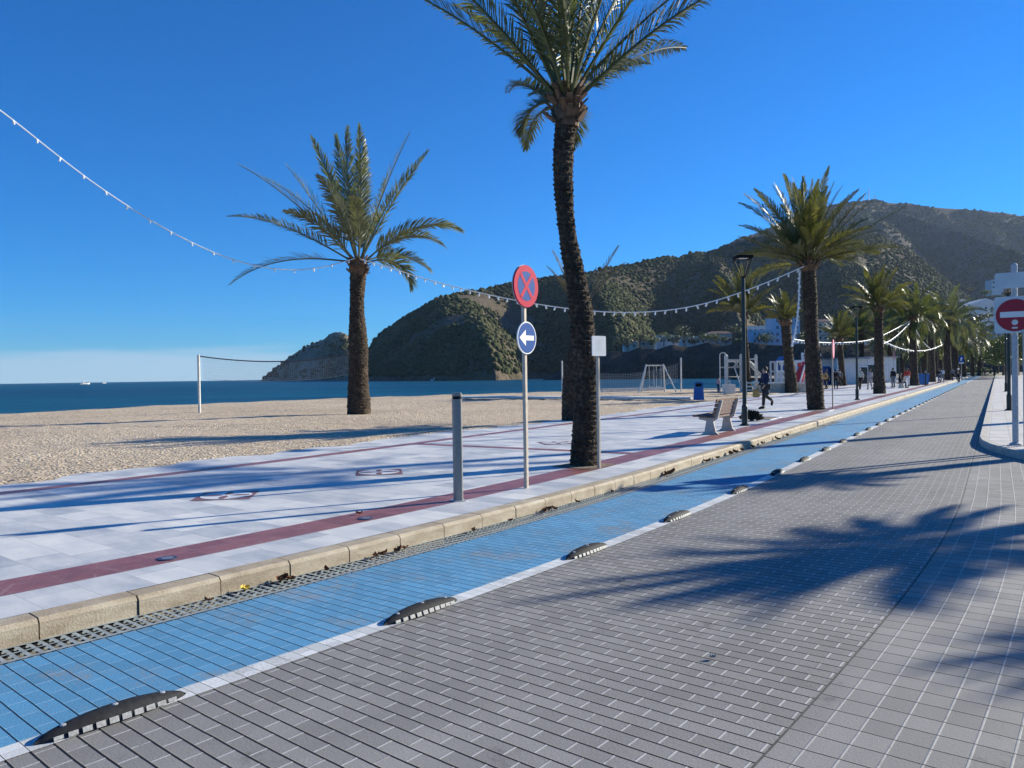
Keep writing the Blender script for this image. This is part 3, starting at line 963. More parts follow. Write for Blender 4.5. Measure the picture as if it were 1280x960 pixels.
# --- the near palm beside the white notice: a crooked trunk, crown running out of the picture
base = un(731, 581, ZP); D0 = base.y
def rel(px, py, b=base, D=None):
    q = at(px, py, D or b.y); return q-b
pth = [rel(731, 583), rel(731, 560), rel(733, 520), rel(733, 470), rel(730, 430), rel(726, 385), rel(719, 345), rel(712, 310), rel(707, 275), rel(704, 230), rel(704, 185), rel(708, 150), rel(709, 132)]
pth = [Vector((p.x, 0.0, p.z)) for p in pth]; pth[0].z = -.03
near_f = []
rg = random.Random(5)
def img_frond(theta, L, droop, depth_tilt=0.0):
    """a frond whose direction is given in the plane facing the street side: theta from the picture's right, up positive"""
    th = rad(theta); dt = rad(depth_tilt)
    d = Vector((math.cos(th)*math.cos(dt), math.sin(dt), math.sin(th)*math.cos(dt)))
    return (math.atan2(d.y, d.x), math.asin(d.z), L, droop)
for th, L, dr, dt in ((137, 3.9, .36, 4), (131, 4.0, .28, -14), (126, 3.7, .35, 22), (120, 3.7, .3, -20), (113, 3.6, .3, 12), (107, 3.7, .25, -8), (102, 3.7, .25, 22), (98, 3.7, .2, -26), (94, 3.7, .2, 6),
                      (90, 3.7, .2, -14), (86, 3.7, .2, 24), (82, 3.7, .2, -4), (77, 3.7, .25, 14), (72, 3.7, .3, -24), (66, 3.7, .3, 8), (58, 3.7, .35, -12), (48, 3.8, .40, 6), (43, 3.7, .45, -6), (40, 3.2, .55, 20),
                      (100, 3.4, .3, 42), (84, 3.4, .3, 46), (112, 3.4, .4, -44), (72, 3.3, .4, -46), (92, 3.4, .3, -52), (92, 3.2, .5, 58), (60, 3.2, .6, 44), (126, 3.2, .6, 46), (150, 1.25, 1.9, 40), (150, 2.0, 1.1, 58), (52, 1.7, 1.5, 66)):
    near_f.append(img_frond(th, L, dr, dt))
cm = crown_mesh('near_palm_crown', near_f, 3, M['frond'], rad0=.17, tw=1.2, nl=84, ll=.50, width=.026, rach=.030, t0=.20)
palm(base, 'tall palm with a crooked dark trunk standing beside the white notice post', pth, [.25, .235, .235, .225, .205, .195, .18, .17, .155, .165, .17, .17, .185], cm, seed=2,
     trunk_kw=dict(rings=330, seg=44, scale=.085, depth=.036), collar_kw=dict(h=.5, n=60, flare=.10))

# --- the topped palm hidden behind it, with a few dry fronds
b2 = un(713, 527, .10)
D2 = b2.y
hh = zat(728, 392, D2)-b2.z
fr = [img_frond(112, 2.3, .15, 5), img_frond(125, 1.8, .25, -10), img_frond(62, 2.5, .2, 0), img_frond(52, 2.2, .35, 10), img_frond(70, 1.9, .2, 30), img_frond(118, 1.7, .2, 35)]
cm2 = crown_mesh('topped_palm_crown', fr, 9, M['frond_dry'], rad0=.12, nl=44, ll=.30, width=.018, t0=.30)
palm(b2, 'stunted dry palm half hidden behind the crooked palm trunk', [(0, 0, -.05), (.06, 0, hh*.4), (.3, 0, hh*.8), (.42, 0, hh)], [.33, .30, .27, .24], cm2, seed=5, trunk_kw=dict(rings=110, seg=26, scale=.10))

# --- big feathery palm on the sand, left
DL = 35.0
bL = at(449, 517, DL); bL.z = .08
top = rel(448, 332, bL); top.y = 0
LF = []
for th, L, dr, dt in ((148, 6.3, .55, 8), (172, 5.0, .9, -6), (132, 5.6, .55, -10), (126, 5.4, .6, 12), (120, 5.0, .5, -35), (110, 4.9, .35, 20), (104, 4.9, .3, -12), (99, 5.4, .25, 5), (94, 5.2, .25, -25),
                      (88, 5.4, .22, 12), (82, 5.2, .28, -20), (76, 5.2, .3, 28), (70, 5.4, .25, -8), (64, 5.3, .3, 10), (58, 4.8, .55, -28), (46, 4.6, 1.5, 8), (38, 3.9, 1.5, -18), (30, 3.3, 1.3, 40), (18, 2.6, 2.6, 5), (84, 4.8, .5, 45),
                      (100, 4.8, .5, 48), (92, 4.6, .5, -50), (116, 4.4, .7, -55), (70, 4.5, .7, -52), (90, 4.2, .3, 0)):
    LF.append(img_frond(th, L*1.14, dr*1.05, dt))
cmL = crown_mesh('sand_palm_crown', LF, 13, M['frond_grey'], rad0=.25, nl=66, ll=.86, width=.050, tw=1.25, vee=33, rach=.040, t0=.20)
palm(bL, 'feathery palm rising from the shingle with a light string tied round its neck', [(0.0, 0, -.1), (-.02, 0, 1.4), (0.02, 0, 2.8), (-.03, 0, 4.9), (top.x, 0, top.z)], [.52, .47, .41, .335, .345], cmL, seed=7,
     trunk_kw=dict(rings=170, seg=40, scale=.13, depth=.045), collar_kw=dict(h=.65, n=56))

# --- the big street palm by the lamp
bR = un(1020, 512, ZP)
tR = rel(1011, 330, bR)
cf = crown_list(58, 21, emin=10, emax=88, L=3.25, droop=.65)
for th, L, dr, dt in ((10, 3.4, .35, -10), (28, 4.0, .25, -20), (24, 3.7, .4, 15), (150, 3.1, .3, 0), (160, 2.9, .5, -20), (146, 3.2, .2, -30)): cf.append(img_frond(th+6, L, dr, dt))
cmR = crown_mesh('street_palm_crown', cf, 23, M['frond_yellow'], rad0=.22, nl=66, ll=.52, width=.030, rach=.032, t0=.18)
def lean_path(t, bow=0.0):
    return [(0, 0, -.05), (t.x*.22+bow*.5, 0, t.z*.25), (t.x*.5+bow, 0, t.z*.55), (t.x*.8+bow*.5, 0, t.z*.82), (t.x, 0, t.z)]
palm(bR, 'full crowned palm on the promenade with light strings meeting at its neck', lean_path(tR, -.05), [.36, .32, .28, .27, .27], cmR, seed=11, trunk_kw=dict(rings=150, seg=32, scale=.11, depth=.035))

# --- crowns shared by the smaller palms further off
C_A = crown_mesh('row_palm_crown_a', crown_list(44, 31, emin=-5, emax=86, L=2.6, droop=1.0), 33, M['frond_yellow'], rad0=.2, nl=34, ll=.44, width=.055, wind=-1.3, lean=0.2, t0=.16)
C_B = crown_mesh('row_palm_crown_b', crown_list(46, 41, emin=-28, emax=80, L=2.9, droop=1.9), 43, M['frond'], rad0=.2, nl=34, ll=.48, width=.060, wind=1.6, lean=.4, t0=.14)
C_C = crown_mesh('row_palm_crown_c', crown_list(40, 51, emin=20, emax=88, L=2.3, droop=.7), 53, M['frond_yellow'], rad0=.18, nl=32, ll=.40, width=.055, t0=.15)
C_D = crown_mesh('row_palm_crown_d', crown_list(50, 61, emin=-35, emax=82, L=3.0, droop=2.2), 63, M['frond_grey'], rad0=.2, nl=34, ll=.50, width=.065, wind=-1.8, lean=.2, t0=.14)
_tr = {}
def row_palm(px, py, crown_y, crown, label, scale=1.0, lean=0.0, r=.24, seed=0, depth=None, group='palms on the seafront', crx=None):
    b = un(px, py, ZP) if depth is None else at(px, py, depth)
    if depth is not None: b.z = -.02
    h = zat(px, crown_y, b.y)-b.z
    t = thing('palm_tree', b, label, 'palm tree', group, rz=0)
    lx = (crx-px)*b.y/F if crx is not None else lean
    key = seed % 3
    link('trunk', trunk_mesh('row_palm_trunk', lean_path(Vector((lx, 0, h)), lx*.1), [r*1.3, r*1.1, r, r*.95, r], M['bark'], seed, rings=70, seg=18, scale=.16, depth=.04), t)
    c = link('frond_stubs', collar_mesh('row_palm_stubs', r*1.1, 0, seed, n=26), t); c.location = (lx, 0, h)
    cr = link('crown', crown, t); cr.location = (lx, 0, h+.05); cr.scale = (scale,)*3; cr.rotation_euler = (0, 0, seed*1.37)
    return t
row_palm(1099.5, 492, 385, C_A, 'bushy palm just past the far tall lamp post', 1.0, seed=1, r=.30, crx=1099)
row_palm(1143, 482, 398, C_B, 'windswept palm with a dark trunk beside the blue skip', 1.3, seed=2, r=.34, crx=1141)
row_palm(1165.5, 477.5, 404, C_A, 'slim yellowing palm next beyond the windswept one', 1.25, seed=3, r=.34, crx=1164)
row_palm(1185, 475, 402, C_D, 'tall drooping palm near the blue road sign', 1.75, seed=4, r=.45, crx=1184)
row_palm(1195, 471.5, 415, C_D, 'drooping palm rising behind the oncoming cyclist', 1.9, seed=5, r=.55, crx=1192)
row_palm(990, 491, 402, C_C, 'small scruffy palm on the sand side of the promenade', .86, seed=6, r=.36, crx=983)
row_palm(936, 489, 394, C_C, 'palm with upright fronds directly behind the near lamp post', 1.5, seed=7, r=.22, crx=931)
row_palm(1054, 481.5, 424, C_C, 'thin palm standing in front of the white beach kiosk', 1.25, seed=8, r=.30, crx=1050)
row_palm(1079, 479, 415, C_B, 'low palm with drooping fronds behind the walking couple', 1.45, seed=9, r=.30, depth=100, crx=1077)
row_palm(1113, 476, 418, C_D, 'shaggy palm at the kiosk end behind the seafront bench', 1.5, seed=10, r=.32, depth=104)
far = [(1128, 472, 424, C_B, 1.7, 120), (1156, 470, 420, C_D, 1.9, 125), (1176, 468, 418, C_A, 2.1, 140), (1205, 468, 424, C_D, 2.0, 150), (1216, 467, 428, C_B, 2.1, 170), (1170, 467, 412, C_D, 2.1, 160), (1224, 466, 430, C_D, 2.0, 190), (1200, 467, 420, C_A, 2.1, 175)]
for i, (x, y, c, cr, sc_, d) in enumerate(far):
    row_palm(x, y, c, cr, 'far palm in the thick of the row at the end of the promenade', sc_, seed=20+i, r=.35, depth=d, group='far palms at the end of the promenade')

# --- palms across the street, outside the picture, whose shadows reach into it
def shade_palm(x, y, h, crown, sc_, label, seed):
    t = thing('palm_tree', (x, y, .0), label, 'palm tree', 'palms across the street')
    link('trunk', trunk_mesh('street_palm_trunk', lean_path(Vector((.1, 0, h)), .05), [.30, .26, .22, .21, .2], M['bark'], seed, rings=80, seg=20, scale=.14, depth=.03), t)
    cr = link('crown', crown, t); cr.location = (.1, 0, h); cr.scale = (sc_,)*3; cr.rotation_euler = (0, 0, seed)
C_S = crown_mesh('shade_palm_crown', crown_list(54, 71, emin=-15, emax=80, L=3.0, droop=.9), 73, M['frond'], rad0=.2, nl=56, ll=.50, width=.06, t0=.18)
# ------------------------------------------------------------------ helpers for places along the street
def s_of(p):
    d = (_ax[:, 0]-p.x)**2+(_ax[:, 1]-p.y)**2
    i = int(np.argmin(d)); h = _hd[i]
    off = -(p.x-_ax[i, 0])*math.sin(h)+(p.y-_ax[i, 1])*math.cos(h)
    return _S0+i*_DS, off
def circ(r, n=36, a0=0): return [(r*math.cos(a0+2*math.pi*i/n), r*math.sin(a0+2*math.pi*i/n)) for i in range(n)]
def rrect(w, h, r, n=6):
    out = []
    for cx, cy, a in ((w/2-r, h/2-r, 0), (-w/2+r, h/2-r, 90), (-w/2+r, -h/2+r, 180), (w/2-r, -h/2+r, 270)):
        for k in range(n+1):
            t = rad(a+90*k/n); out.append((cx+r*math.cos(t), cy+r*math.sin(t)))
    return out
def face(z, y=0.0):
    """frame whose x is to the viewer's right, y is up and z comes out of the face, which looks along -Y"""
    return Matrix(((1, 0, 0, 0), (0, 0, -1, y), (0, 1, 0, z), (0, 0, 0, 1)))

# ------------------------------------------------------------------ bollard
t = thing('bollard', un(573, 626, ZP), 'square aluminium bollard with a dark band under its cap', 'bollard', rz=rad(24))
mb = MB(); mb.prism(rrect(.108, .108, .028, 4), Matrix.Identity(4), 1.27); mb.build('post', M['alu'], t)
mb = MB(); mb.prism(rrect(.100, .100, .028, 4), Matrix.Translation((0, 0, 1.27)), .035); mb.build('dark_band', M['ironblack'], t)
mb = MB(); mb.prism(rrect(.112, .112, .030, 4), Matrix.Translation((0, 0, 1.305)), .045); mb.build('cap', M['alu'], t, bevel=.008)
mb = MB(); mb.prism(rrect(.17, .17, .02, 3), Matrix.Translation((0, 0, .0)), .010); mb.build('base_plate', M['galv'], t)

# ------------------------------------------------------------------ road signs
def post(t, h, w=.075, d=.045, mat='galv_tan', cap=True):
    mb = MB(); mb.prism(rrect(w, d, .012, 3), Matrix.Identity(4), h); mb.build('pole', M[mat], t)
def no_stopping(t, z, R, y=-.03, red='red_bright', plate='plate'):
    mb = MB(); mb.prism(circ(R, 40), face(z, y), .022); s = mb.build('sign_disc', M[red], t)
    mb = MB(); mb.prism(circ(R*1.012, 40), face(z, y+.012), .012); mb.build('disc_back', M['galv'], s)
    mb = MB(); mb.prism(circ(R*.70, 40), face(z, y-.0225), .0015); mb.build('blue_field', M['signblue'], s)
    mb = MB()
    for a in (50, -50):
        L, wd = R*.71, R*.095
        c, si = math.cos(rad(a)), math.sin(rad(a))
        mb.prism([(x*c-yy*si, x*si+yy*c) for x, yy in ((-L, -wd), (L, -wd), (L, wd), (-L, wd))], face(z, y-.0245-(.0008 if a < 0 else 0)), .0015)
    mb.build('red_cross', M[red], s)
    return s
b = un(658, 610, ZP); k = F/b.y
t = thing('road_sign', b, 'tan pole carrying a round no-stopping disc above a blue arrow disc', 'road sign', 'road signs', rz=rad(54))
top = zat(657, 334, b.y)-ZP
post(t, top-.02, .062, .05)
no_stopping(t, zat(657, 358, b.y)-ZP, 26.2/k, y=-.028)
zb = zat(658, 422.5, b.y)-ZP; Rb = 20.3/k
mb = MB(); mb.prism(circ(Rb, 40), face(zb, -.028), .020); s = mb.build('sign_disc', M['white'], t)
mb = MB(); mb.prism(circ(Rb*.93, 40), face(zb, -.0485), .0015); mb.build('blue_field', M['signblue'], s)
mb = MB(); mb.prism([(x*Rb, y*Rb) for x, y in ((-.82, 0), (-.15, .50), (-.15, .15), (.72, .15), (.72, -.15), (-.15, -.15), (-.15, -.50))][::-1], face(zb, -.0505), .0015); mb.build('white_arrow', M['white'], s)
for zz in (zb, zat(657, 358, b.y)-ZP):
    mb = MB(); mb.box((0, 0, zz), (.09, .062, .04)); mb.build('clamp', M['galv'], t)

b = un(749, 585, ZP); k = F/b.y
t = thing('notice_sign', b, 'small white rectangular notice on a thin pole in front of the palm trunk', 'notice', 'road signs', rz=rad(38))
post(t, zat(749, 421, b.y)-ZP, .055, .045)
zc = zat(750, 432.5, b.y)-ZP
mb = MB(); mb.prism(rrect(19/k*1.25, 25/k, .02, 4), face(zc, -.024), .014); s = mb.build('notice_plate', M['white'], t)
mb = MB()
rg = random.Random(4)
for i in range(7):
    w_ = .19*rg.uniform(.5, 1); mb.prism([(-w_/2, -.003), (w_/2, -.003), (w_/2, .003), (-w_/2, .003)], face(zc+.09-.028*i, -.0385), .001)
mb.build('faded_lines', M['plate'], s)

b = un(1041, 511, ZP); k = F/b.y
t = thing('road_sign', b, 'tan pole with a faded pink disc turned almost edge-on beside the full palm', 'road sign', 'road signs', rz=rad(62))
post(t, zat(1041, 427, b.y)-ZP, .06, .05)
mb = MB(); zc = zat(1041, 436, b.y)-ZP; R_ = 12/k
mb.prism(circ(R_, 30), face(zc, -.03), .022); s = mb.build('sign_disc', M['pink'], t)
mb = MB(); mb.prism(circ(R_*.7, 30), face(zc, -.0535), .0015); mb.build('faded_field', simple('faded_field_pink', (.62, .22, .30), .5), s)

b = at(1117.5, 478.5, 70); b.z = ZP
t = thing('road_sign', b, 'distant tan pole with a faded pink disc by the seafront bench', 'road sign', 'road signs', rz=rad(70))
post(t, zat(1117, 437, 70)-ZP, .07, .05)
zc = zat(1117, 443.5, 70)-ZP
mb = MB(); mb.prism(circ(.45, 24), face(zc, -.03), .02); s = mb.build('sign_disc', M['pink'], t)
mb = MB(); mb.prism(circ(.31, 24), face(zc, -.0515), .0015); mb.build('faded_field', M['red_bright'], s)

b = at(1202, 474, 105); b.z = ZP
t = thing('road_sign', b, 'far blue square road sign above the cyclist on the blue lane', 'road sign', 'road signs', rz=rad(-25))
post(t, zat(1202, 444, 105)-ZP, .08, .06)
zc = zat(1202, 448.5, 105)-ZP
mb = MB(); mb.prism(rrect(.62, .85, .05, 3), face(zc, -.04), .02); s = mb.build('sign_plate', M['signblue'], t)
mb = MB(); mb.prism([(-.14, -.26), (.02, -.26), (.02, .0), (.14, .0), (0, .27), (-.14, .0), (-.14, -.02)], face(zc, -.0615), .0015); mb.build('white_symbol', M['white'], s)
mb = MB(); mb.prism(rrect(.62, .20, .02, 3), face(zc-.56, -.04), .02); mb.build('lower_plate', M['plate'], t)

# no entry sign on the far pavement
b = un(1269.5, 556, .15); k = F/b.y
t = thing('no_entry_sign', b, 'red no-entry disc on a grey plate below a blank plate on the corner pavement', 'no-entry sign', 'road signs', rz=rad(-31))
hp = zat(1268, 331, b.y)-.15
mb = MB(); mb.tube([(0, 0, 0), (0, 0, hp)], .056, 16); mb.lathe([(.058, hp-.03), (.058, hp), (.03, hp+.03)], 16); mb.build('pole', M['galv'], t, smooth=False)
mb = MB(); mb.tube([(.17, -.10, -.02), (.17, -.10, hp*.63)], .042, 14); mb.build('second_pole', M['galv'], t)
mb = MB(); mb.lathe([(.11, 0), (.11, .03), (.06, .05)], 14); mb.build('base_collar', M['galv'], t)
zc = zat(1271, 393.5, b.y)-.15
mb = MB(); mb.prism(rrect(.70, .74, .06, 5), face(zc, -.065), .018); s = mb.build('square_plate', M['plate'], t)
mb = MB(); mb.prism(circ(.325, 44), face(zc-.01, -.0835), .004); d_ = mb.build('red_disc', M['red'], t)
mb = MB(); mb.prism(rrect(.50, .115, .008, 2), face(zc+.005, -.0880), .0015); mb.build('white_bar', M['white'], d_)
mb = MB(); mb.prism(circ(.055, 20), face(zc-.155, -.0880), .0015)
mb.prism(rrect(.10, .035, .01, 2), face(zc-.265, -.0880), .0015); mb.build('sticker', M['offwhite'], d_)
zc = zat(1271, 350.5, b.y)-.15
mb = MB(); mb.prism(rrect(.68, .315, .05, 5), face(zc, -.065), .018); mb.build('blank_plate', M['plate'], t)
for zz in (zc, zc-.55, zc-.8):
    mb = MB(); mb.box((0, -.03, zz), (.16, .07, .04)); mb.build('clamp', M['galv'], t)

# ------------------------------------------------------------------ lamp posts
def lamp_proto(loc, h, label):
    t = thing('street_lamp', loc, label, 'street lamp', 'lantern street lamps')
    mb = MB(); mb.lathe([(.085, 0), (.085, .55), (.06, .62), (.055, h-.62), (.045, h-.58)], 14); mb.build('pole', M['darkgreen'], t)
    mb = MB(); mb.lathe([(.15, 0), (.15, .025), (.09, .06)], 14); mb.build('base', M['darkgreen'], t)
    l = MB()
    for sx, sy in ((-1, -1), (1, -1), (1, 1), (-1, 1)): l.bar((sx*.04, sy*.04, h-.60), (sx*.215, sy*.215, h-.035), .026)
    for z, q in ((h-.60, .05), (h-.06, .215)):
        for a, b_ in (((-q, -q), (q, -q)), ((q, -q), (q, q)), ((q, q), (-q, q)), ((-q, q), (-q, -q))): l.bar((*a, z), (*b_, z), .03)
    lf = l.build('lantern_frame', M['ironblack'], t)
    mb = MB(); mb.box((0, 0, h-.015), (.50, .50, .055), taper=.9); mb.build('lantern_roof', M['ironblack'], t, bevel=.008)
    mb = MB(); mb.box((0, 0, h-.052), (.30, .30, .014)); mb.build('lamp_panel', M['plate'], lf)
    return t
b = un(931, 532, ZP)
lamp = lamp_proto(b, zat(928.5, 320.5, b.y)-ZP, 'dark lantern lamp post just beyond the bench')
for px, py, zz, lab in ((1071.5, 500, ZP, 'dark lantern lamp post between the full palm and the walking couple'), (1261.5, 513, .146, 'dark lamp post on the corner pavement right behind the no-entry sign'),
                        (1257.5, 489.5, .146, 'slimmer far lamp post further down the corner pavement')):
    dup(lamp, un(px, py, zz), label=lab)
dup(lamp, at(1124, 472, 84).xy.to_3d()+Vector((0, 0, ZP)), label='far lamp post among the palms behind the seafront bench')

# ------------------------------------------------------------------ benches
def bench_proto(loc, rz, label, group='seafront benches'):
    t = thing('park_bench', loc, label, 'bench', group, rz=rz)       # local x along the bench, +y towards the street, back at +y
    for i, x in enumerate((-.72, .72)):
        mb = MB()
        mb.prism([(-.26, 0), (.20, 0), (.12, .06), (.06, .33), (.17, .40), (.30, .86), (.23, .87), (.06, .45), (-.30, .43), (-.32, .38), (-.12, .34), (-.17, .06)], Matrix(((0, 0, 1, x-.04), (1, 0, 0, 0), (0, 1, 0, 0), (0, 0, 0, 1))), .08)
        mb.build('bench_leg', M['concrete'], t, bevel=.008)
    for i in range(4):
        mb = MB(); mb.box((0, -.36+.135*i, .475-.012*i), (1.85, .115, .04)); mb.build('seat_slat', M['slat'], t, bevel=.005)
    for i in range(4):
        z = .53+.105*i; mb = MB(); mb.box((0, .085+.028*(i+.5)+.012, z), (1.85, .035, .09), M=Matrix.Rotation(rad(-15), 3, 'X')); mb.build('back_slat', M['slat'], t, bevel=.005)
    return t
p1, p2 = un(893, 543.5, ZP), un(914, 538.5, ZP)
bench = bench_proto((p1+p2)/2+Vector((-.05, .10, 0)), math.atan2(p2.y-p1.y, p2.x-p1.x)+math.pi, 'brown slatted bench on pale concrete legs facing the sea')
dup(bench, at(1127, 486, 66).xy.to_3d()+Vector((0, 0, ZP)), hdg(80)+math.pi, 'far bench with a person seated among the promenade palms')

# tree pit and low dark plant by the lamp
def pit(c, w, d, label, rz, border=True):
    t = thing('tree_pit', c, label, 'tree pit', 'tree pits in the paving', rz=rz)
    mb = MB(); mb.add([(-w/2, -d/2, .005), (w/2, -d/2, .005), (w/2, d/2, .005), (-w/2, d/2, .005)], [(0, 1, 2, 3)]); mb.build('soil', M['soil'], t)
    mb = MB()
    for x, y, a, b_ in ((0, -d/2, w+.08, .06), (0, d/2, w+.08, .06), (-w/2, 0, .06, d-.06), (w/2, 0, .06, d-.06)): mb.box((x, y, .008), (a, b_, .02))
    if border: mb.build('stone_border', M['marbleflat'], t)
    return t
pit(un(730, 582, ZP), .86, .80, 'square soil pit round the foot of the crooked palm', rad(56), False)
pit(un(952, 523, ZP), 1.5, .9, 'pale bordered soil pit beside the near lamp post', rad(58))
pit(un(1020, 513, ZP), 1.1, 1.1, 'soil pit at the foot of the full crowned promenade palm', rad(58))
c = un(939, 526, ZP)
t = thing('shrub', c, 'low dark round shrub in the pit behind the near lamp post', 'shrub')
rg = random.Random(12); mb = MB()
for i in range(1500):
    a = rg.uniform(0, 6.28); e = math.asin(rg.uniform(0, 1)); r = .27*rg.uniform(.55, 1.05)
    q = Vector((math.cos(a)*math.cos(e)*r*1.25, math.sin(a)*math.cos(e)*r, .05+math.sin(e)*r*.95)); l = rg.uniform(.03, .06)
    d = Vector((rg.uniform(-1, 1), rg.uniform(-1, 1), rg.uniform(-.4, 1))).normalized(); s2 = d.cross(Vector((rg.random(), rg.random(), rg.random()))).normalized()
    mb.add([q, q+d*l+s2*l*.4, q+d*l*2, q+d*l-s2*l*.4], [(0, 1, 2, 3)])
mb.build('foliage', simple('dark_shrub_leaf', (.018, .022, .016), .7, 0, .5, 8), t)
mb = MB()
for i in range(7):
    a = i*.9; mb.tube([(0, 0, -.02), (math.cos(a)*.12, math.sin(a)*.12, .15), (math.cos(a)*.28, math.sin(a)*.25, .27)], [.02, .014, .006], 5)
mb.build('stem', M['wood'], t)

# ------------------------------------------------------------------ lane dividers
def divider_proto(loc, rz, label):
    t = thing('lane_divider', loc, label, 'lane divider', 'rubber lane dividers along the white line', rz=rz)
    mb = MB(); n = 26; L = .37; sec = 9
    for i in range(n+1):
        x = -L+2*L*i/n; q = max(1-(x/L)**2, 0)
        w_ = .078*q**.62+.003; h = .066*q**.62+.004
        for k in range(sec):
            a = math.pi*k/(sec-1)
            mb.v.append((x, math.cos(a)*w_*(1 if math.cos(a) > 0 else .82), (math.sin(a)**.8)*h))
    for i in range(n):
        for k in range(sec-1): mb.f.append((i*sec+k, i*sec+k+1, (i+1)*sec+k+1, (i+1)*sec+k))
    mb.f.append(tuple(range(sec))); mb.f.append(tuple(n*sec+k for k in range(sec))[::-1])
    mb.build('rubber_body', M['black'], t, smooth=True)
    for i in range(10):
        x = -.275+.061*i; q = max(1-(x/L)**2, 0); w_ = .078*q**.62*.82; h = .066*q**.62
        mb = MB(); a = Vector((x-.022, -w_-.004, h*.06)); hh = Vector((0, w_*.16, h*.42)); o = Vector((0, -.006, .002))
        mb.add([a, a+Vector((.044, 0, 0)), a+Vector((.044, 0, 0))+hh, a+hh, a+o, a+o+Vector((.044, 0, 0)), a+o+Vector((.044, 0, 0))+hh*.97, a+o+hh*.97],
               [(0, 3, 2, 1), (4, 5, 6, 7), (0, 1, 5, 4), (1, 2, 6, 5), (2, 3, 7, 6), (3, 0, 4, 7)])
        mb.build('reflector', M['reflect'], t)
    for x in (-.24, 0, .24):
        q = 1-(x/L)**2; mb = MB(); mb.lathe([(.016, 0), (.016, .007), (.009, .010)], 10, (x, 0, .066*q**.62-.003)); mb.build('bolt', M['galv'], t)
    return t
mids = [((55, 925), (232, 869)), ((476, 780), (565, 748)), ((696, 698), (750, 682)), ((818, 651), (850, 641)), ((898, 618), (922, 609))]
ss_ = []
for a, b_ in mids:
    m = (un(*a)+un(*b_))/2; ss_.append(s_of(m))
labs = ['closest and largest black rubber lane divider on the white line', 'black rubber lane divider second along the white line', 'black rubber lane divider third along, level with the white notice post', 'rubber lane divider just short of the fan shaped shadow', 'rubber lane divider lying inside the palm shadow across the line']
for i, (s, o) in enumerate(ss_):
    p = P(s, -.01, .004)
    if i == 0: div = divider_proto(p, hdg(s), labs[0])
    else: dup(div, p, hdg(s), labs[i])
s = ss_[-1][0]
for k in range(44):
    s += 2.17
    dup(div, P(s, -.01, .004), hdg(s), 'small far lane divider in the unbroken row beyond the shadowed one')

# ------------------------------------------------------------------ leaves and covers
def leaf_mesh(seed, mat):
    rg = random.Random(seed); mb = MB(); n = 9
    for i in range(n):
        t = i/(n-1); w_ = .055*math.sin(math.pi*min(.97, t*.9+.08))**.7*(1+.25*math.sin(i*2.2+seed))
        for k, x in enumerate((-1, -.5, 0, .5, 1)):
            mb.v.append((t*.15-.075, x*w_, .015+.05*abs(x)**1.6*rg.uniform(.6, 1.1)+.045*(t-.5)**2*4*.5))
    for i in range(n-1):
        for k in range(4): mb.f.append((i*5+k, i*5+k+1, (i+1)*5+k+1, (i+1)*5+k))
    return mb.mesh('dead_leaf', mat)
LM = [leaf_mesh(i, M['deadleaf']) for i in range(4)]
leafpx = [(346, 726, 1.5), (352, 722, 1.3), (260, 752, .8), (402, 712, .9), (462, 695, 1.2), (470, 692, 1.3), (488, 688, 1.2), (494, 685, 1.1), (579, 663, 1.1), (623, 650, .9), (668, 638, 1.2), (676, 637, 1.4), (681, 636, 1.2), (715, 628, 1.0), (755, 615, .9), (818, 593, 1.7), (824, 591, 1.8), (814, 594, 1.2), (868, 577, 1.6), (879, 573, 1.5), (894, 568, 1.9), (899, 566, 1.8), (906, 563, 1.6), (917, 559, 1.8), (930, 555, 1.6), (948, 549, 1.8), (962, 545, 1.8)]
rg = random.Random(9)
for i, (x, y, sc_) in enumerate(leafpx):
    p = un(x, y, .008); s, o = s_of(p)
    p = P(s, min(o, 1.52), .010)
    l = link('dead_leaf', LM[i % 4]); l.location = p; l.rotation_euler = (rg.uniform(-.3, .3), rg.uniform(-.3, .3), rg.uniform(0, 6.28)); l.scale = (sc_*(.5 if x < 760 else .55),)*3
    tag(l, 'brown curled dry leaf caught along the drain at the kerb foot', 'leaf', 'dry leaves along the kerb')
l = link('dead_leaf', leaf_mesh(7, M['deadleaf'])); l.location = un(638, 645, .012); tag(l, 'reddest curled leaf at the kerb foot below the sign pole', 'leaf', 'dry leaves along the kerb'); l.scale = (.7,)*3
l.data.materials[0] = simple('rust_red_leaf', (.42, .07, .03), .8)
l = link('dead_leaf', leaf_mesh(8, M['yellowleaf'])); l.location = un(305, 738, .012); tag(l, 'single yellow leaf on the drain slots', 'leaf', 'dry leaves along the kerb'); l.scale = (.55,)*3; l.rotation_euler = (.4, .2, 1)
for x, y, lab in ((891, 823, 'pale yellow leaf scrap alone on the grey road pavers'), (780, 725, 'tiny pale leaf scrap on the road beyond the third divider')):
    l = link('dead_leaf', leaf_mesh(x, M['reflect'])); l.location = un(x, y, .006); l.scale = (.28,)*3; tag(l, lab, 'leaf', 'leaf scraps on the road')
l = link('dead_leaf', LM[2]); l.location = un(449, 643, ZP+.006); l.scale = (.5,)*3; tag(l, 'brown leaf lying on the red paving band beside the round cover', 'leaf')
M['cover'] = simple('blue_grey_cover', (.045, .06, .12), .5, .2, .3, 30)
for x, y, lab in ((209, 698, 'small round blue grey cover in the nearest red paving band'), (457, 648, 'small round dark cover in the red band beside a brown leaf')):
    t = thing('inspection_cover', un(x, y, ZP+.002), lab, 'cover', 'round covers in the red band')
    mb = MB(); mb.lathe([(.085, 0), (.085, .004), (.078, .006)], 24); mb.build('cover_ring', M['cover'], t)
    mb = MB(); mb.lathe([(.052, .006), (.052, .0075), (.03, .0085)], 20); mb.build('cover_lid', simple('cover_lid_grey', (.16, .17, .22), .5), t)

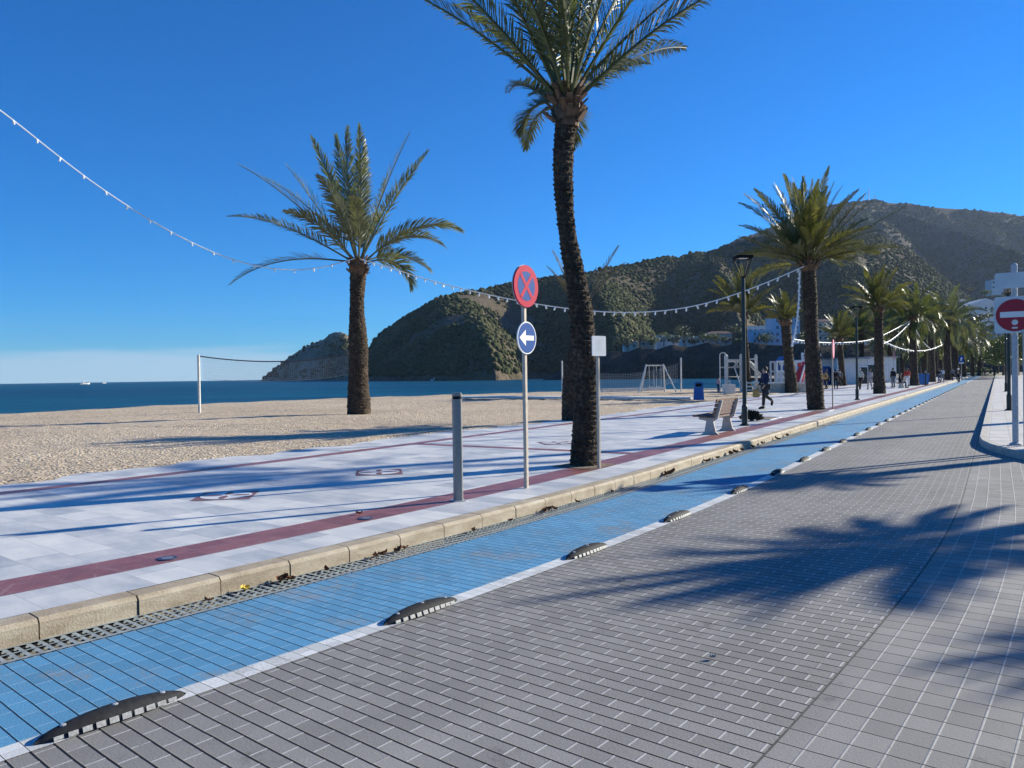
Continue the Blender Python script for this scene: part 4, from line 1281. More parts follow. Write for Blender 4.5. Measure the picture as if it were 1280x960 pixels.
# ------------------------------------------------------------------ strings of lights
def light_string(pts, label, bulbs, r=.02, bsize=.11, tilt=True):
    t = thing('light_string', pts[0], label, 'light string', 'strings of white bulbs')
    q = [p-pts[0] for p in pts]
    mb = MB(); mb.tube(q, r, 5); mb.build('cable', M['cable'], t)
    L = [0]
    for a, b_ in zip(q[:-1], q[1:]): L.append(L[-1]+(b_-a).length)
    proto = None
    rg = random.Random(len(pts))
    for i in range(bulbs):
        d = L[-1]*(i+.5)/bulbs; j = max(k for k in range(len(L)) if L[k] <= d); j = min(j, len(q)-2)
        p = q[j].lerp(q[j+1], (d-L[j])/(L[j+1]-L[j]))
        if proto is None:
            mb = MB(); mb.lathe([(r*1.4, 0), (r*1.5, -bsize*.45), (r*1.2, -bsize*.5), (r*1.9, -bsize*.75), (r*1.3, -bsize), (r*.2, -bsize*1.05)], 8)
            proto = mb.mesh('bulb', M['bulb'])
        o = link('bulb', proto, t); o.location = p; o.rotation_euler = (rg.uniform(-.4, .4), rg.uniform(-.4, .4), 0)
    return t
def sag(A, B, drop, n=48):
    return [A.lerp(B, i/n)+Vector((0, 0, -4*drop*(i/n)*(1-i/n))) for i in range(n+1)]
def through(px_pts, d0, d1, n=60):
    """string through picture points, running from depth d0 to depth d1"""
    xs = [p[0] for p in px_pts]; ys = [p[1] for p in px_pts]
    out = []
    for i in range(n+1):
        u_ = i/n; x = xs[0]+(xs[-1]-xs[0])*u_
        out.append(at(x, float(np.interp(x, xs, ys)) if xs[-1] > xs[0] else 0, d0+(d1-d0)*u_))
    zz = [p.z for p in out]
    for _ in range(30): zz[1:-1] = [(zz[i-1]+2*zz[i]+zz[i+1])/4 for i in range(1, n)]
    for p, z in zip(out, zz): p.z = z
    return out
light_string(through([(-260, -10), (-120, 58), (0, 133), (62, 187), (130, 239), (208, 288), (265, 317), (300, 330), (345, 340), (385, 342), (415, 337), (447, 322)], 19, 34.6, 70), 'string of white bulbs swooping down out of the open sky to the sand palm', 24, r=.022, bsize=.14)
light_string(through([(450, 324), (470, 328), (505, 341), (545, 353), (590, 364), (640, 375), (700, 385), (760, 391), (800, 391), (830, 389), (860, 385), (890, 378), (920, 368), (960, 353), (1005, 333)], 34.4, 30.8, 90), 'long shallow string of bulbs from the sand palm to the full promenade palm', 46, r=.022, bsize=.16)
c0 = at(1000, 338, 31.0)
light_string([at(1000, 338, 31), at(999.5, 352, 31), at(998, 385, 31), at(995, 410, 31), at(990, 432, 31)], 'string of bulbs hanging almost straight down beside the full palm trunk', 18, r=.03, bsize=.12)
light_string(through([(992, 424), (1010, 427), (1040, 429), (1060, 428), (1080, 427), (1095, 424), (1115, 414), (1138, 401)], 32, 74, 50), 'string of bulbs passing the far lamp post towards the windswept palm', 40, r=.022, bsize=.14)
light_string(through([(1101, 424), (1115, 432), (1130, 437), (1145, 439), (1163, 438), (1178, 431)], 51, 95, 40), 'low string of bulbs between the bushy palm and the far row', 22, r=.025, bsize=.14)
light_string(through([(1103, 430), (1112, 427), (1124, 418), (1138, 403)], 51, 74, 24), 'short steep string of bulbs just under the windswept palm', 12, r=.025, bsize=.14)
light_string(through([(1144, 410), (1150, 422), (1158, 432), (1166, 438)], 75, 98, 24), 'short string of bulbs dropping from the windswept palm to the next trunk', 10, r=.025, bsize=.14)
# ------------------------------------------------------------------ volleyball nets
def volley(a, b_, ha, hb, top, low, label, sagd=.25, cell=.105, r=.004, band=True):
    """a, b_: feet of the two posts; ha, hb heights; the net hangs between heights top and low"""
    t = thing('volleyball_net', a, label, 'volleyball net', 'beach volleyball nets')
    for q, h in ((Vector((0, 0, 0)), ha), (b_-a, hb)):
        mb = MB(); mb.lathe([(.065, -.2), (.065, h-.02), (.05, h)], 12, q)
        pl = mb.build('post', M['offwhite'], t)
        mb = MB(); mb.box(q+Vector((.02, -.07, h*.48)), (.11, .10, .14)); mb.build('winch', M['offwhite'], pl, bevel=.01)
    d = b_-a; d.z = 0; n = int(d.length/cell)
    def pt(u_, v_):
        s_ = 4*sagd*u_*(1-u_)
        zt = ha+(hb-ha)*u_-top-s_; zb = ha+(hb-ha)*u_-low-s_*.8
        return d*u_+Vector((0, 0, zt+(zb-zt)*v_))
    mb = MB()
    for i in range(n+1):
        u_ = .03+.94*i/n
        mb.tube([pt(u_, 0), pt(u_, .5), pt(u_, 1)], r, 3, False)
    rows = int((low-top)/cell)
    for j in range(rows+1):
        mb.tube([pt(.03+.94*i/24, j/rows) for i in range(25)], r*(2 if j == rows else 1), 3, False)
    mb.build('netting', M['net'], t)
    mb = MB(); mb.tube([pt(i/30, 0) for i in range(31)], .03 if band else .02, 4); mb.build('top_band', M['netband'], t)
    return t
a = at(249.5, 516, 38); b_ = at(447, 508, 42); a.z = b_.z = .08
volley(a, b_, zat(249, 443.5, 38)-.08, zat(447, 440, 42)-.08, .06, 1.15, 'sagging volleyball net between the white beach post and the sand palm', sagd=.36)
a = at(703, 491, 70); b_ = at(851.5, 488, 67); a.z = b_.z = .08
volley(a, b_, zat(703, 451, 70)-.08, zat(850, 447, 67)-.08, .35, 2.0, 'far volleyball net stretched behind the white swing frame', sagd=.9, cell=.16, r=.009, band=False)

# ------------------------------------------------------------------ boardwalk, bin, swing, shower, frames
def walkway(name, pts, w_, z, th, label, mat='boards'):
    t = thing(name, pts[0], label, 'boardwalk')
    mb = MB(); n = len(pts)
    for i, p in enumerate(pts):
        d = (pts[min(i+1, n-1)]-pts[max(i-1, 0)]).normalized(); s_ = Vector((-d.y, d.x, 0))*w_/2
        for q, zz in ((p-s_, z-th), (p-s_, z), (p+s_, z), (p+s_, z-th)): mb.v.append((q.x-pts[0].x, q.y-pts[0].y, zz-pts[0].z))
    for i in range(n-1):
        for k in range(4): mb.f.append((i*4+k, (i+1)*4+k, (i+1)*4+(k+1) % 4, i*4+(k+1) % 4))
    mb.f += [(3, 2, 1, 0), tuple((n-1)*4+k for k in range(4))]
    mb.build('deck', M[mat], t)
    return t
walkway('boardwalk', poly_sample([un(575, 498.5, .1), un(700, 499, .1), un(870, 500, .1)], 14), 1.7, .29, .13, 'low bleached boardwalk crossing the shingle towards the blue bin', 'offwhite')
walkway('beach_beam', [un(752, 490, .1), un(830, 488, .1)], .35, .40, .32, 'pale beam lying on the shingle near the swing frame', 'offwhite')

b = un(873.5, 500, ZP)
t = thing('litter_bin', b, 'blue litter bin with a hooded opening at the beach edge', 'litter bin', rz=rad(-10))
mb = MB(); mb.prism(rrect(.56, .46, .08, 4), Matrix.Identity(4), .74); mb.v = [(x*(1.08-.16*z/.74), y*(1.08-.16*z/.74), z) for x, y, z in mb.v]; mb.build('bin_body', M['binblue'], t)
mb = MB()
arch = [(-.25, 0), (-.25, .20)]+[(.25*math.cos(rad(a)), .20+.12*math.sin(rad(a))) for a in range(180, -1, -20)][1:]+[(.25, 0)]
inner = [(.17, .05), (.17, .17)]+[(.17*math.cos(rad(a)), .17+.07*math.sin(rad(a))) for a in range(0, 181, 20)][1:]+[(-.17, .05)]
n = len(arch)
for y in (-.2, .2):
    mb.v += [(x, y, .74+z) for x, z in arch]+[(x, y, .74+z) for x, z in inner[::-1]]
m2 = min(len(arch), len(inner))
for q in range(n-1):
    q2 = min(q, len(inner)-2)
    for base_ in (0, n+len(inner)): mb.f.append((base_+q, base_+q+1, base_+n+q2+1, base_+n+q2))
    w2 = n+len(inner); mb.f.append((q, q+1, w2+q+1, w2+q)); mb.f.append((n+q2, n+q2+1, w2+n+q2+1, w2+n+q2))
mb.build('hood', M['binblue'], t)
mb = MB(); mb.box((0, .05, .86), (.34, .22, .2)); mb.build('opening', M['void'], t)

D = 66
def fp(x, y=None, d=D, z=.08):
    p = at(x, 480, d); p.z = z; return p
o = fp(820); t = thing('swing_frame', o, 'white A frame swing with two seats on the shingle by the water', 'swing')
hS = zat(807, 457, D)-.08
A_, B_ = fp(808)-o, fp(831)-o; A_.z = B_.z = hS
A_ = A_+Vector((0, 0, 0)); B_ = B_+Vector((0, .6, 0))
for px_, py_, q in ((796, 487, A_), (803, 487, A_), (835, 487, B_), (845, 487, B_)):
    f_ = fp(px_)-o; f_.z = -.05; f_.y = q.y+(-.8 if px_ in (796, 845) else .8)
    mb = MB(); mb.tube([f_, q+Vector((0, 0, .1))], .06, 8); mb.build('leg', M['offwhite'], t)
mb = MB(); mb.tube([A_, B_], .05, 8); mb.build('crossbar', M['offwhite'], t)
for u_ in (.3, .72):
    c = A_.lerp(B_, u_)
    mb = MB(); mb.box((c.x, c.y, .5), (.45, .18, .04)); st = mb.build('seat', M['offwhite'], t)
    for dx in (-.2, .2):
        mb = MB(); mb.tube([(c.x+dx, c.y, hS), (c.x+dx, c.y, .5)], .018, 5); mb.build('chain', M['galv'], st)

D = 58
o = fp(911, d=D); o.z = .1
t = thing('beach_shower', o, 'white beach shower with a hooked pipe on a pale block', 'shower')
mb = MB(); mb.box((0, 0, .36), (.85, .55, .72)); mb.build('plinth', M['offwhite'], t, bevel=.02)
hq = zat(905, 441, D)-.1
mb = MB(); x0 = (900.5-911)/F*D; x1 = (908-911)/F*D
mb.tube([(x0, .1, 0), (x0, .1, hq-.18), (x0+.05, .1, hq-.05), (x0+.16, .1, hq), (x1-.1, .1, hq), (x1, .1, hq-.06)], .035, 8); mb.build('pipe', M['offwhite'], t)
mb = MB(); mb.lathe([(.03, .16), (.06, .12), (.13, 0)], 12, (x1, .1, hq-.24)); mb.build('shower_head', M['offwhite'], t)
mb = MB(); mb.tube([(.05, -.1, .7), (.05, -.1, 1.05), (.05, -.25, 1.05)], .03, 8); mb.build('tap', M['galv'], t)

D = 64
o = fp(924, d=D); t = thing('climbing_frame', o, 'pale timber climbing frame with posts and a sloping ladder behind the shower', 'climbing frame')
def fx(px_, dy=0, z=0): return Vector(((px_-924)/F*D, dy, z))
def fz(py_): return zat(924, py_, D)-.08
for px_, dy, py_ in ((905, -.6, 444), (912.5, .9, 444), (924, -.6, 444), (936, .9, 445), (942.5, -.6, 445)):
    mb = MB(); mb.box(fx(px_, dy, fz(py_)/2-.05), (.20, .18, fz(py_)+.1)); mb.box(fx(px_, dy, fz(py_)+.02), (.12, .10, .16)); mb.build('timber_post', M['offwhite'], t)
mb = MB(); mb.box(fx(915, .15, fz(459)), (1.5, 1.6, .10)); mb.build('platform', M['boards'], t)
for a, b_ in (((905, -.6, 450), (924, -.6, 450)), ((912.5, .9, 452), (936, .9, 450)), ((924, -.6, 450), (942, -.6, 449)), ((915, -.5, 450), (921, -.5, 459)), ((921, -.5, 452), (915, -.5, 459)), ((934, .5, 447), (943, -.5, 459))):
    mb = MB(); mb.bar(fx(a[0], a[1], fz(a[2])), fx(b_[0], b_[1], fz(b_[2])), .11); mb.build('rail', M['offwhite'], t)
mb = MB(); mb.bar(fx(915.5, -.7, fz(460)), fx(921, -1.6, .1), .07); mb.build('slide_pole', M['offwhite'], t)
ld = None
for dy in (-.9, -.2):
    lad = MB(); lad.bar(fx(934, dy, fz(454)), fx(949.5, dy, fz(471)), .09); ld = lad.build('ladder_rail', M['offwhite'], t)
for i in range(6):
    q = fx(934, 0, fz(454)).lerp(fx(949.5, 0, fz(471)), (i+.5)/6); mb = MB(); mb.tube([q+Vector((0, -.9, 0)), q+Vector((0, -.2, 0))], .03, 6); mb.build('rung', M['offwhite'], t)
D = 56
o = at(945, 491, D); o.z = .1
t = thing('timber_fence', o, 'low white rail fence beside the climbing frame', 'fence')
for i in range(3):
    mb = MB(); mb.box((-.5+i*.1-.1+.5*i-.1, 0, .45), (.09, .09, .95)); mb.build('fence_post', M['offwhite'], t)
for z in (.3, .55, .82):
    mb = MB(); mb.box((0, -.07, z), (1.5, .04, .10)); mb.build('rail', M['offwhite'], t)

o = at(978, 492, 56.5); o.z = ZP
t = thing('low_wall', o, 'low pale board wall in front of the play house', 'wall', rz=rad(2))
mb = MB(); mb.box((0, 0, .33), (3.9, .25, .66)); mb.build('wall_body', M['boards'], t)
mb = MB(); mb.box((0, 0, .70), (4.1, .45, .09)); mb.build('coping', M['offwhite'], t, bevel=.015)

D = 66
o = at(985, 479, D); o.z = .1
t = thing('play_house', o, 'white framed play house with blue panels and a red slide', 'play house')
def gx(px_): return (px_-985)/F*D
def gz(py_): return zat(985, py_, D)-.1
zt, zb, zm = gz(452), gz(478), gz(464)
for px_ in (967.5, 973, 979.5, 985, 991, 998):
    for dy in (-.8, .8):
        mb = MB(); mb.box((gx(px_), dy, zt/2), (.13, .13, zt)); mb.build('frame_post', M['white'], t)
for z in (zt, zm):
    for dy in (-.8, .8):
        mb = MB(); mb.box(((gx(967)+gx(1004))/2, dy, z), (gx(1004)-gx(967), .15, .16)); mb.build('frame_beam', M['white'], t)
for a, b_ in ((968.5, 979), (980, 985), (986, 990.5)):
    mb = MB(); mb.box(((gx(a)+gx(b_))/2, -.70, (zt+zm)/2-.15), (gx(b_)-gx(a)-.05, .05, (zt-zm)*.62)); mb.build('blue_panel', M['steelblue'], t)
    mb = MB(); mb.box(((gx(a)+gx(b_))/2, -.72, zt-.2), (.22, .06, .34)); mb.build('shutter', M['white'], t)
for i in range(16):
    mb = MB(); x = gx(968)+(gx(991)-gx(968))*i/15; mb.box((x, -.80, zm/2), (.045, .045, zm-.1)); mb.build('baluster', M['white'], t)
mb = MB(); mb.tube([(gx(1000), -.5, zt*.93), (gx(1001), -.65, zm+.25), (gx(996), -.9, zm-.2), (gx(992), -1.15, .55), (gx(990), -1.25, .3)], [.42, .40, .38, .36, .36], 10); mb.build('slide', M['slide'], t)
mb = MB(); mb.bar((gx(990), -1.55, .35), (gx(1000.5), -1.1, zm+.55), .10); mb.build('slide_rail', M['white'], t)
for px_, py_, tp in ((1005, 478, 441), (1009, 478, 437)):
    mb = MB(); mb.tube([(gx(px_), .3, 0), (gx(px_), .3, gz(tp))], .11, 8); mb.build('tall_post', M['white'], t)
mb = MB(); mb.prism([(gx(973), zt), (gx(991), zt), (gx(988), zt+.45), (gx(977), zt+.45)], Matrix(((1, 0, 0, 0), (0, 0, -1, .7), (0, 1, 0, 0), (0, 0, 0, 1))), 1.4); mb.build('roof', M['steelblue'], t)

# ------------------------------------------------------------------ kiosks
def kiosk(px0, px1, py0, py1, d, label, doors=(), depth=4.5, awn=False, rz=0):
    o = at((px0+px1)/2, py1, d); o.z = .0
    w_ = (px1-px0)/F*d; h = zat((px0+px1)/2, py0, d)
    t = thing('beach_kiosk', o, label, 'kiosk', 'white beach kiosks', rz=rz)
    mb = MB(); mb.box((0, depth/2, h/2), (w_, depth, h)); mb.build('wall', M['kiosk'], t)
    mb = MB(); mb.box((0, depth/2-.15, h+.07), (w_+.5, depth+.7, .14)); mb.build('roof', M['roofgrey'], t)
    for i in range(max(2, int(w_/1.3))):
        x = -w_/2+w_*(i+.5)/max(2, int(w_/1.3)); mb = MB(); mb.box((x, -.012, h*.5), (.05, .03, h*.96)); mb.build('batten', M['offwhite'], t)
    for x, ww, hh, mat in doors:
        mb = MB(); mb.box((x*w_, -.03, hh/2+.05), (ww+.16, .05, hh+.1)); dr = mb.build('door', M['white'], t)
        mb = MB(); mb.box((x*w_, -.07, hh/2+.02), (ww, .04, hh-.1)); mb.build('door_panel', M[mat], dr)
    return t
kiosk(1012, 1046, 450, 479, 92, 'white beach kiosk with a blue door between palm trunks', ((-.05, 2.0, 2.3, 'steelblue'), (.32, .9, 2.1, 'pane')), rz=rad(4))
kiosk(1047, 1084, 449, 478, 90, 'long white panelled kiosk behind the far lamp post', ((.38, .8, 2.1, 'pane'),), rz=rad(-3))
kiosk(1085, 1121, 447, 476, 96, 'white kiosk with a glazed doorway behind the walking couple', ((-.32, 1.6, 2.4, 'pane'), (.05, .8, 2.1, 'kiosk')), rz=rad(3))
o = at(1022.5, 478, 88); o.z = .05
t = thing('sculpture', o, 'tall white twisted post rising beside the kiosk roof', 'post')
hh = zat(1022, 432, 88)
mb = MB(); mb.tube([(0, 0, 0), (.0, 0, hh*.55), (.25, 0, hh*.75), (-.1, 0, hh*.86), (.05, 0, hh)], [.16, .15, .2, .2, .26], 8); mb.build('shaft', M['offwhite'], t)
o = at(1151, 473, 78); o.z = ZP
t = thing('skip', o, 'blue container standing on the promenade next to the windswept palm', 'container', rz=rad(15))
mb = MB(); mb.prism([(-.55, 0), (.55, 0), (.68, .95), (-.68, .95)], Matrix(((1, 0, 0, 0), (0, 0, -1, .45), (0, 1, 0, .08), (0, 0, 0, 1))), .9); mb.build('body', M['binblue'], t, bevel=.03)
mb = MB(); mb.box((0, 0, 1.08), (1.42, 1.0, .10)); mb.build('lid', M['binblue'], t, bevel=.02)
for x in (-.45, .45):
    mb = MB(); mb.tube([(x, -.4, .07), (x, .4, .07)], .07, 10); mb.build('wheel', M['black'], t)
o = at(1157, 480, 74); o.z = ZP
t = thing('marker_post', o, 'slim dark green post by the kerb beyond the blue container', 'post')
mb = MB(); mb.lathe([(.075, 0), (.06, .05), (.06, 1.5), (.045, 1.56)], 10); mb.build('shaft', M['darkgreen'], t)
mb = MB(); mb.lathe([(.067, 1.28), (.067, 1.36)], 10); mb.build('band', M['offwhite'], t)

# ------------------------------------------------------------------ boats
def boat(px, wl, d, L, label, sail=False, rz=0):
    o = at(px, wl, d); o.z = WZ
    t = thing('motor_boat', o, label, 'boat', 'boats on the bay', rz=rz)
    mb = MB(); n = 9; sec = 5
    for i in range(n+1):
        x = -L/2+L*i/n; q = max(1-max(0, (i/n-.45)/.55)**2.2, .02); w_ = L*.16*q; hh = L*(.10+.06*(i/n)**2)
        for k, (a, z) in enumerate(((-1, hh), (-.85, .15*hh), (0, -.3*hh), (.85, .15*hh), (1, hh))): mb.v.append((x, w_*a, z))
    for i in range(n):
        for k in range(sec): mb.f.append((i*sec+k, (i+1)*sec+k, (i+1)*sec+(k+1) % sec, i*sec+(k+1) % sec))
    mb.f += [tuple(range(sec)), tuple(n*sec+k for k in range(sec))[::-1]]
    mb.build('hull', M['white'], t)
    mb = MB(); mb.box((-L*.05, 0, L*.19), (L*.36, L*.22, L*.16), taper=.75); c = mb.build('cabin', M['white'], t, bevel=.05)
    mb = MB(); mb.box((L*.02, 0, L*.205), (L*.24, L*.225, L*.05)); mb.build('cabin_window', M['pane'], c)
    mb = MB(); mb.tube([(-L*.08, 0, L*.24), (-L*.08, 0, L*.44)], L*.012, 6); mb.build('mast', M['white'], t)
    if sail: mb = MB(); mb.prism([(0, 0), (L*.3, 0), (0, L*.6)], Matrix(((1, 0, 0, -L*.1), (0, 0, -1, 0), (0, 1, 0, L*.3), (0, 0, 0, 1))), .04); mb.build('sail', M['white'], t)
boat(106, 478, 900, 11, 'larger white motor boat far out on the open sea', rz=rad(50))
boat(130, 477.5, 1300, 7.5, 'tiny white boat just beyond the larger boat on the horizon', rz=rad(60))
boat(545, 476.5, 560, 8.5, 'white motor boat moored under the dark headland', rz=rad(52))

# ------------------------------------------------------------------ people
def skin(name, V, E_, Rr, mat, sub=1):
    me = bpy.data.meshes.new(name); me.from_pydata([tuple(v) for v in V], E_, [])
    o = bpy.data.objects.new('tmp', me); COL.objects.link(o)
    md = o.modifiers.new('s', 'SKIN')
    for i, r in enumerate(Rr):
        me.skin_vertices[0].data[i].radius = (r, r) if not hasattr(r, '__len__') else r
        me.skin_vertices[0].data[i].use_root = (i == 0)
    md.use_smooth_shade = True
    s = o.modifiers.new('d', 'SUBSURF'); s.levels = sub; s.render_levels = sub
    dg = bpy.context.evaluated_depsgraph_get(); dg.update()
    out = bpy.data.meshes.new_from_object(o.evaluated_get(dg))
    bpy.data.objects.remove(o); out.name = name
    out.materials.clear(); out.materials.append(mat)
    return out
def figure(pose, cols, coat=False):
    """meshes of one clothed figure 1.75 m tall facing -Y; pose gives joints"""
    J = dict(pel=(0, 0, .94), wai=(0, 0, 1.08), che=(0, -.0, 1.30), nec=(0, -.01, 1.48), hea=(0, -.03, 1.58), cro=(0, -.02, 1.70),
             shl=(-.17, 0, 1.42), shr=(.17, 0, 1.42), ell=(-.22, .04, 1.15), elr=(.22, .04, 1.15), wrl=(-.22, -.06, .92), wrr=(.22, -.06, .92),
             hil=(-.09, 0, .90), hir=(.09, 0, .90), knl=(-.10, -.03, .50), knr=(.10, -.03, .50), anl=(-.10, .03, .09), anr=(.10, .03, .09))
    J.update(pose); J = {k: Vector(v) for k, v in J.items()}
    V = []; E_ = []; Rr = []; ix = {}
    def add(k, p, r, par=None):
        ix[k] = len(V); V.append(Vector(p)); Rr.append(r)
        if par is not None: E_.append((ix[par], ix[k]))
    add('pel', J['pel'], .13); add('wai', J['wai'], .115, 'pel'); add('che', J['che'], .135, 'wai'); add('nec', J['nec'], .052, 'che'); add('hea', J['hea'], .085, 'nec'); add('cro', J['cro'], .075, 'hea')
    hv = J['hea']; add('nose', hv+Vector((0, -.115, .01)), .016, 'hea')
    for s in 'lr':
        add('sh'+s, J['sh'+s], .062, 'che'); add('el'+s, J['el'+s], .045, 'sh'+s); add('wr'+s, J['wr'+s], .028, 'el'+s)
        d = (J['wr'+s]-J['el'+s]).normalized(); sx = -1 if s == 'l' else 1
        pc = J['wr'+s]+d*.06; add('pa'+s, pc, (.036, .018), 'wr'+s)
        fwd = Vector((0, -1, 0)); fwd = (fwd-d*fwd.dot(d)).normalized() if abs(d.y) < .95 else Vector((0, 0, 1))
        for k in range(4):
            off = fwd*(-.027+.018*k); l = (.062, .075, .08, .068)[k] if k else .055
            add('f%s%d' % (s, k), pc+d*(.03+l*.5)+off, .0085, 'pa'+s); add('g%s%d' % (s, k), pc+d*(.03+l)+off+Vector((-sx*.02, 0, 0)), .007, 'f%s%d' % (s, k))
        add('t'+s, pc+fwd*.045+d*.02+Vector((-sx*.01, 0, 0)), .010, 'wr'+s); add('u'+s, pc+fwd*.055+d*.05+Vector((-sx*.015, 0, 0)), .008, 't'+s)
        add('hi'+s, J['hi'+s], .098, 'pel'); add('kn'+s, J['kn'+s], .062, 'hi'+s); add('an'+s, J['an'+s], .042, 'kn'+s)
        toe = Vector((0, -.16, -.05)); toe = J.get('to'+s, J['an'+s]+toe); add('to'+s, toe, .034, 'an'+s)
    body = skin('body', V, E_, Rr, cols['skin'])
    # jacket
    names = ['pel', 'wai', 'che', 'neb'] ; V2 = []; E2 = []; R2 = []; i2 = {}
    def add2(k, p, r, par=None):
        i2[k] = len(V2); V2.append(Vector(p)); R2.append(r)
        if par is not None: E2.append((i2[par], i2[k]))
    add2('pel', J['pel']+Vector((0, 0, -.02)), (.175, .135)); add2('wai', J['wai'], (.16, .13), 'pel'); add2('che', J['che'], (.17, .14), 'wai'); add2('neb', J['che'].lerp(J['nec'], .72), .085, 'che')
    if coat: add2('hem', J['pel']+Vector((0, .02, -.42)), (.21, .15), 'pel')
    for s in 'lr':
        add2('sh'+s, J['sh'+s], .078, 'che'); add2('el'+s, J['el'+s], .062, 'sh'+s); add2('wr'+s, J['el'+s].lerp(J['wr'+s], .93), .046, 'el'+s)
    jacket = skin('jacket', V2, E2, R2, cols['top'])
    V3 = []; E3 = []; R3 = []; i3 = {}
    def add3(k, p, r, par=None):
        i3[k] = len(V3); V3.append(Vector(p)); R3.append(r)
        if par is not None: E3.append((i3[par], i3[k]))
    add3('pel', J['pel'], .145)
    for s in 'lr':
        add3('hi'+s, J['hi'+s], .112, 'pel'); add3('kn'+s, J['kn'+s], .082, 'hi'+s); add3('an'+s, J['an'+s]+Vector((0, 0, .02)), .064, 'kn'+s)
    trousers = skin('trousers', V3, E3, R3, cols['legs'])
    mbs = []
    for s in 'lr':
        mb = MB(); a = J['an'+s]; toe = J.get('to'+s, a+Vector((0, -.16, -.05)))
        d = (toe-a); d.normalize()
        mb.tube([a-d*.06+Vector((0, 0, -.03)), a+Vector((0, 0, -.025)), a.lerp(toe, .55), toe+d*.03, toe+d*.065], [.035, .055, .052, .046, .015], 8)
        mbs.append(mb.mesh('shoe', cols['shoe'], True))
    mb = MB(); mb.ball(J['hea']+Vector((0, .028, .055)), .108, 12, 8, (.93, 1.0, 1.02)); 
    mb.v = [p if (p[1] > J['hea'].y-.045 or p[2] > J['hea'].z+.095) else (p[0], J['hea'].y-.05, p[2]) for p in mb.v]
    hair = mb.mesh('hair', cols['hair'], True)
    eyes = []
    mb = MB()
    for sx in (-.033, .033): eyes.append(MB().ball(J['hea']+Vector((sx, -.090, .022)), .010, 6, 5).mesh('eye', M['ironblack']))
    ears = [MB().ball(J['hea']+Vector((sx, .0, .01)), .026, 8, 6, (.35, .7, 1)).mesh('ear', cols['skin'], True) for sx in (-.088, .088)]
    mouth = MB().ball(J['hea']+Vector((0, -.088, -.045)), .022, 8, 5, (1, .3, .3)).mesh('mouth', M['c_pinkc'])
    return dict(body=body, jacket=jacket, trousers=trousers, shoes=mbs, hair=hair, eyes=eyes, ears=ears, mouth=mouth)
def person(loc, rz, h, pose, top, legs, label, hair='hair', shoe='c_blackc', coat=False, z=0, group=None):
    cols = dict(skin=M['skin'], top=M[top], legs=M[legs], shoe=M[shoe], hair=M[hair])
    f = figure(pose, cols, coat)
    t = link('person', f['body']); t.location = loc; t.rotation_euler = (0, 0, rz); t.scale = (h/1.76,)*3
    tag(t, label, 'person', group)
    link('jacket', f['jacket'], t); link('trousers', f['trousers'], t); link('hair', f['hair'], t)
    for m in f['shoes']: link('shoe', m, t)
    for m in f['eyes']: link('eye', m, t)
    for m in f['ears']: link('ear', m, t)
    link('mouth', f['mouth'], t)
    return t
WALK = dict(hil=(-.09, -.02, .90), knl=(-.10, -.20, .52), anl=(-.10, -.26, .10), hir=(.09, .02, .90), knr=(.10, .06, .50), anr=(.10, .30, .17), tor=(.10, .20, .04),
            ell=(-.23, .14, 1.17), wrl=(-.23, .12, .93), elr=(.23, -.06, 1.16), wrr=(.22, -.22, .97))
WALK2 = dict(hil=(-.09, .02, .90), knl=(-.10, .02, .49), anl=(-.10, .20, .14), tol=(-.10, .09, .04), hir=(.09, -.02, .90), knr=(.10, -.14, .51), anr=(.10, -.17, .09),
             ell=(-.23, -.02, 1.16), wrl=(-.22, -.16, .95), elr=(.23, .12, 1.17), wrr=(.23, .14, .93))
STAND = {}
SIT = dict(pel=(0, .02, .52), wai=(0, .05, .66), che=(0, .04, .89), nec=(0, 0, 1.07), hea=(0, -.03, 1.17), cro=(0, -.02, 1.29), shl=(-.17, .03, 1.01), shr=(.17, .03, 1.01), ell=(-.23, .0, .75), elr=(.23, 0, .75), wrl=(-.12, -.22, .68), wrr=(.12, -.22, .68),
           hil=(-.10, -.03, .50), hir=(.10, -.03, .50), knl=(-.12, -.45, .50), knr=(.12, -.45, .50), anl=(-.12, -.43, .09), anr=(.12, -.43, .09))
ARMBENT = dict(elr=(.22, .02, 1.16), wrr=(.12, -.22, 1.12), ell=(-.22, .02, 1.16), wrl=(-.12, -.22, 1.12))
def on(px, py, z=ZP, d=None):
    if d is None: return un(px, py, z)
    p = at(px, py, d); p.z = z; return p
# the dark figure striding away towards the sand
p = on(957, 511)
pose = dict(WALK2); pose.update(knl=(-.06, .06, .52), anl=(-.07, .36, .32), tol=(-.07, .34, .18), elr=(.24, -.03, 1.15), wrr=(.24, -.20, .95))
person(p, rad(-75), 1.80, pose, 'c_navy', 'c_char', 'person in a navy jacket and dark trousers striding towards the sand', coat=True)
t = thing('shoulder_bag', p+Vector((-.42, -.08, .66)), 'tan bag held low by the person in the navy jacket', 'bag', rz=rad(20))
mb = MB(); mb.box((0, 0, 0), (.30, .16, .34), taper=.85); mb.build('bag_body', M['c_tan'], t, bevel=.03)
mb = MB(); mb.tube([(-.12, 0, .15), (-.10, 0, .36), (0, 0, .42), (.10, 0, .36), (.12, 0, .15)], .014, 6); mb.build('strap', M['c_tan'], t)
p = on(1033, 486.5)
person(p, rad(190), 1.72, dict(WALK), 'c_navy', 'c_char', 'person in dark clothes with a big tan bag walking away by the kiosk')
t = thing('backpack', p+Vector((-.18, -.22, 1.12)), 'round tan backpack on the person walking away by the kiosk', 'backpack', rz=rad(10))
mb = MB(); mb.ball((0, 0, 0), .26, 12, 8, (1.05, .6, 1.1)); mb.build('pack_body', M['c_tan'], t, smooth=True)
